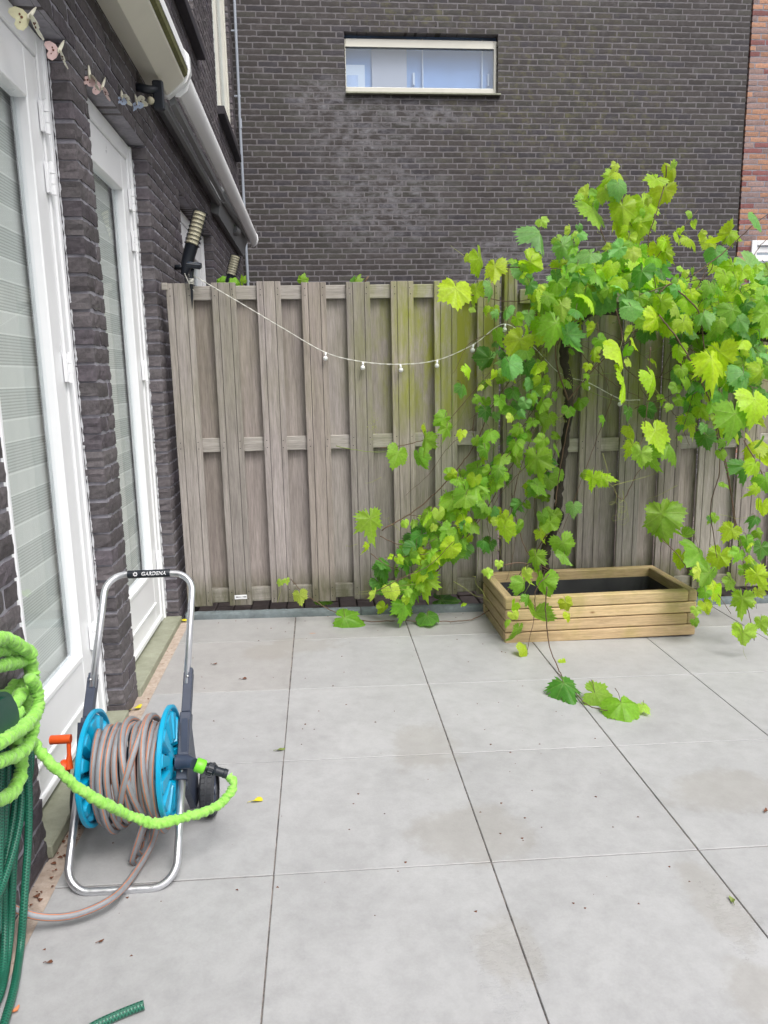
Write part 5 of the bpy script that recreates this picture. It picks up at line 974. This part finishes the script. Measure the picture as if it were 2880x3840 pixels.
def hang(u0, v0, X0, ub, vb, hb, u1, v1, X1):   # loop hanging from the drum nearly to the floor
    a, b = ox(u0, v0, X0), ox(u1, v1, X1); lo_ = gr(ub, vb, hb); q = (a+b)/2; q = np.array([b[0], b[1]+.03, b[2]])
    return [a, a*.45+lo_*.55+np.array([.0, -.02, .0]), lo_+np.array([-.012, 0, .01]), lo_+np.array([.002, .025, -.002]), lo_*.6+b*.4+np.array([.0, .05, 0]), b+np.array([0, .07, 0])]
mb = MB()
for q in ((600, 2800, -.47, 512, 3235, .012, 575, 3020, -.50), (590, 2850, -.48, 530, 3200, .03, 560, 3000, -.51), (610, 2830, -.462, 545, 3150, .05, 590, 3000, -.49)):
    mb.tube(smooth_path(hang(*q), .012), hr, 24, 0, True, stripes=(0, 6, 12, 18), twist=0)
mb.build('hanging_loop', ['hose_grey', 'hose_orange'], gh, True)
tail = [ox(600, 2960, -.465), ox(590, 3085, -.475), gr(565, 3170, .05), gr(520, 3250, .022), gr(470, 3320, .028), gr(415, 3372, .040), gr(330, 3415, .035), gr(240, 3438, .035), gr(140, 3436, .05), gr(50, 3405, .08), gr(-60, 3350, .11)]
mb = MB(); mb.tube(smooth_path(tail, .012), hr, 24, 0, True, stripes=(1, 7, 13, 19), twist=0); mb.build('hose_tail', ['hose_grey', 'hose_orange'], gh, True)
# ------------------------------------------------------------------ lime expandable hose
lh_ = thing('expandable_hose', 'lime green ruffled fabric hose looped on the wall and joined to the drum', 'hose', (-.71, 1.7, .5)); LM = MB(); lr = random.Random(8)
def lime(pts, r=.0142, taper=True):
    S_ = smooth_path(pts, .0018); n = len(S_); ph = lr.uniform(0, 9)
    rad = [];
    for i in range(n): rad.append(r*(1+.10*noise.noise(Vector((i*.035, ph, 0)))+.10*noise.noise(Vector((i*.11, ph, 4)))))
    def rf(L, t, i): return 1+.42*noise.noise(Vector((L*135+1.2*math.sin(t+ph), math.cos(t)*.55, math.sin(t)*.55+ph)))+.16*noise.noise(Vector((L*330, math.cos(t)*3, math.sin(t)*3+ph)))
    LM.tube(S_, rad, 18, 0, True, rf=rf)
def PX(l, X): return [ox(u, v, X+(q[0] if q else 0)) for (u, v, *q) in l]
for l, X in (([(-60, 2410), (0, 2392), (40, 2402), (80, 2424), (112, 2448), (118, 2485)], -.715), ([(-60, 2450), (0, 2440), (50, 2443), (92, 2462), (112, 2500), (112, 2560), (104, 2630), (88, 2700), (60, 2750)], -.745), ([(-60, 2520), (0, 2498), (50, 2488), (90, 2478)], -.735),
             ([(112, 2540), (136, 2580), (144, 2630), (132, 2680), (90, 2722), (40, 2758), (0, 2785), (-60, 2800)], -.695), ([(90, 2555), (66, 2600), (30, 2632), (-10, 2655), (-60, 2680)], -.76), ([(84, 2600), (50, 2640), (0, 2680), (-60, 2710)], -.73), ([(70, 2668), (30, 2700), (-10, 2722), (-60, 2735)], -.725),
             ([(118, 2690), (122, 2740), (112, 2785), (70, 2826), (0, 2852), (-60, 2870)], -.70), ([(60, 2760), (76, 2830), (80, 2890), (62, 2950), (30, 2985), (-10, 3000), (-60, 3000)], -.72), ([(100, 2700), (84, 2760), (60, 2800)], -.745), ([(60, 2560), (40, 2600), (-10, 2620)], -.775), ([(118, 2480), (122, 2540), (112, 2600)], -.72)):
    lime(PX(l, X))
T = [ox(104, 2790, -.705), ox(130, 2792, -.70), ox(165, 2835, -.68), ox(225, 2895, -.645), ox(300, 2958, -.605), ox(390, 3012, -.56), ox(480, 3055, -.52), oy(560, 3084, 1.79), oy(600, 3088, 1.80), oy(650, 3078, 1.82), oy(710, 3060, 1.84), oy(770, 3044, 1.87), oy(825, 3014, 1.90), oy(864, 2975, 1.925), oy(876, 2938, 1.94), oy(856, 2907, 1.95)]
lime(T, .0125); LM.build('sleeve', ['hose_lime'], lh_, True, recalc=False)
con = [ox(735, 2868, -.378), ox(775, 2878, -.366)]; q = ox(735, 2868, -.374)
mb = MB(); a = oy(733, 2866, 1.945); dn = oy(775, 2880, 1.945)-a; dn /= np.linalg.norm(dn); mb.lathe([(.0175, 0), (.0195, .003), (.0195, .024), (.017, .028)], a, dn, 24); mb.build('connector', ['lime_plastic'], lh_, True, auto=35)
mb = MB(); c0 = a+dn*.028; e = oy(852, 2903, 1.948); dd = (e-c0); Ln = np.linalg.norm(dd); mb.lathe([(.010, 0), (.010, .006), (.0165, .007), (.0165, .022), (.0135, .024), (.015, .027), (.0125, .030), (.012, Ln-.012), (.0135, Ln-.011), (.0125, Ln)], c0, dd, 20)
for k in range(10):
    an = 2*pi*k/10; ddn = dd/Ln; e1 = np.cross(ddn, [0, 0, 1]); e1 /= np.linalg.norm(e1); e2 = np.cross(ddn, e1); o = (e1*math.cos(an)+e2*math.sin(an))*.0165; mb.tube([c0+ddn*.008+o, c0+ddn*.021+o], .0018, 5)
mb.build('coupling', ['black_plastic'], lh_, True, auto=35)
# wall holder
HR = .8
hd = thing('hose_holder', 'dark green plastic hose holder screwed to the pillar at the left edge', 'hose holder', (WX, 1.55, .6)); mb = MB(); cy, cz = 1.56, .60
mb.box(WX+.001, WX+.012, cy-.10, cy+.09, cz-.12, cz+.08, bev=.004); arc = [(cy+.095*math.cos(t), cz-.02+.075*math.sin(t)) for t in np.linspace(-.2, pi+.2, 18)]; inner = [(cy+.082*math.cos(t), cz-.02+.062*math.sin(t)) for t in np.linspace(pi+.2, -.2, 18)]
mb.prism(arc+inner, lambda a, b, d: (d, a, b), WX+.012, WX+.085); mb.build('saddle', ['green_plastic'], hd, auto=40)
mb = MB(); o2 = [(cy+.085*math.cos(t), cz-.03+.075*math.sin(t)) for t in np.linspace(-.35, pi+.35, 20)]; mb.prism(o2, lambda a, b, d: (d, a, b), WX+.086, WX+.094); mb.build('front_plate', ['green_plastic'], hd)
# dark green braided hose
dg = thing('braided_hose', 'dark green braided hose hanging in long loops down the brick pillar', 'hose', (-.75, 1.6, .3)); mb = MB()
for l, X in (([(108, 2740), (104, 2860), (108, 3000), (106, 3150), (96, 3300), (88, 3420), (76, 3560), (56, 3690), (30, 3790), (0, 3880), (-40, 3960)], -.735), ([(85, 2840), (84, 2960), (74, 3080), (50, 3190), (22, 3280), (-5, 3350), (-60, 3440)], -.75), ([(60, 2850), (58, 3000), (44, 3110), (22, 3230), (0, 3310), (-40, 3400)], -.765), ([(30, 2790), (26, 2950), (18, 3100), (14, 3300), (18, 3480), (10, 3640), (-20, 3780)], -.775), ([(70, 3080), (52, 3220), (46, 3350), (40, 3480), (26, 3600), (6, 3710), (-30, 3800)], -.765), ([(8, 2700), (5, 2900), (2, 3100), (-5, 3300), (-10, 3500)], -.76), ([(118, 2800), (112, 2900), (98, 2985), (90, 3080)], -.768)):
    q = []
    for p, (u, v) in zip(PX(l, X), l): gp = gr(u, v, .012); q.append(p if p[2] > g(p[0], p[1])+.02 else gp)
    mb.tube(smooth_path(q, .01), .0092, 14, 0)
mb.build('loops', ['hose_green'], dg, True)
p = [gr(540, 3768, .012), gr(495, 3785, .011), gr(430, 3812, .011), gr(350, 3850, .011), gr(270, 3905, .011), gr(200, 3960, .011)]; mb = MB(); pts = smooth_path(p, .01); mb.tube(pts, .0095, 16, 0, False)
mb.tube(pts[:3], .0068, 12, 1, True); tag(mb.build('hose_end', ['hose_green', 'gap_dark'], None, True), 'cut open end of a green hose lying on the front tiles', 'hose')
# ------------------------------------------------------------------ litter
def litter(u, v, px, rot, mat, label, name='fallen_leaf', curl=.35, grp=None):
    P = gr(u, v, .004); D = (P-CAM).dot(_f); s = px*D/FPX; mb = MB(); n = 14; V = []; rr = random.Random(int(u+v))
    ca, sa = math.cos(rot), math.sin(rot)
    for j in range(3):
        f = (0.001, .55, 1)[j]
        for k in range(n):
            a = 2*pi*k/n; r_ = s/2*f*(1+.22*math.sin(3*a+u)+rr.uniform(-.12, .12)); x, y = math.cos(a)*r_, math.sin(a)*r_*.55; V.append((P[0]+x*ca-y*sa, P[1]+x*sa+y*ca, P[2]+curl*r_*abs(math.sin(a+1))))
    F = [(j*n+k, j*n+(k+1) % n, (j+1)*n+(k+1) % n, (j+1)*n+k) for j in range(2) for k in range(n)]; mb.add(V, F)
    mb.tube([(P[0]-s/2*ca, P[1]-s/2*sa, P[2]+.003), (P[0]-s*.9*ca, P[1]-s*.9*sa, P[2]+.002)], .0009, 5); tag(mb.build(name, [mat], None, True, recalc=False), label, 'leaf', grp)
litter(965, 3002, 42, .3, 'yellow_leaf', 'yellow curled leaf on the tile beside the trolley wheel'); litter(515, 2655, 40, .6, 'yellow_leaf', 'yellow leaf on the sand strip at the foot of the first pillar')
litter(688, 2328, 32, .1, 'yellow_leaf', 'small yellow leaf in the corner by the fence and the door sill'); litter(1052, 2812, 30, .2, 'cane_green', 'small green leaf scrap on the tile joint past the wheel'); litter(2745, 3375, 34, 1.3, 'cane_green', 'pale green leaf scrap at the wet joint on the right')
litter(378, 3500+30, 22, .5, 'dead_brown', 'brown scrap on the tile in front of the trolley'); litter(186, 3608, 26, .1, 'dead_brown', 'brown crumb on the tile near the green hose loops'); litter(57, 3790, 34, 1.0, 'hose_orange', 'orange brown leaf at the bottom left edge'); litter(915, 2545, 22, .2, 'dead_brown', 'curled brown scrap on the tile beyond the trolley'); litter(805, 2490, 18, .1, 'dead_brown', 'thin brown twig on the tile near the door'); litter(2872, 3040, 24, .8, 'dead_brown', 'brown twig bit at the right edge')
mb = MB(); rr = random.Random(77)
for k in range(260):   # crumbs of soil and dead leaf
    if k < 120: x, y = rr.uniform(WX+.005, edge), rr.uniform(1.55, 3.95); s = rr.uniform(.0015, .006)
    elif k < 150: t = rr.gauss(0, .05); x, y = rr.uniform(-.785, -.745), rr.choice((1.85, 2.0, 2.1))+t; s = rr.uniform(.004, .010)
    elif 172 < k < 200: continue
    elif k < 200: x, y = rr.uniform(-.72, 2.3), rr.uniform(1.3, 3.9); s = rr.uniform(.001, .0028)
    elif k > 235: continue
    else: x, y = rr.uniform(-.7, 2.4), rr.uniform(3.93, 3.98); s = rr.uniform(.0015, .005)
    z = g(x, y)+.001; a = rr.uniform(0, 6); V = [(x+s*math.cos(a), y+s*math.sin(a)*.7, z), (x+s*math.cos(a+2), y+s*math.sin(a+2)*.7, z), (x+s*math.cos(a+4), y+s*math.sin(a+4), z), (x, y, z+s*.5)]; mb.add(V, [(0, 1, 3), (1, 2, 3), (2, 0, 3), (0, 2, 1)])
stuff(mb.build('debris', ['dead_brown']), 'brown crumbs of soil and dead leaf along the house and paving', 'debris')
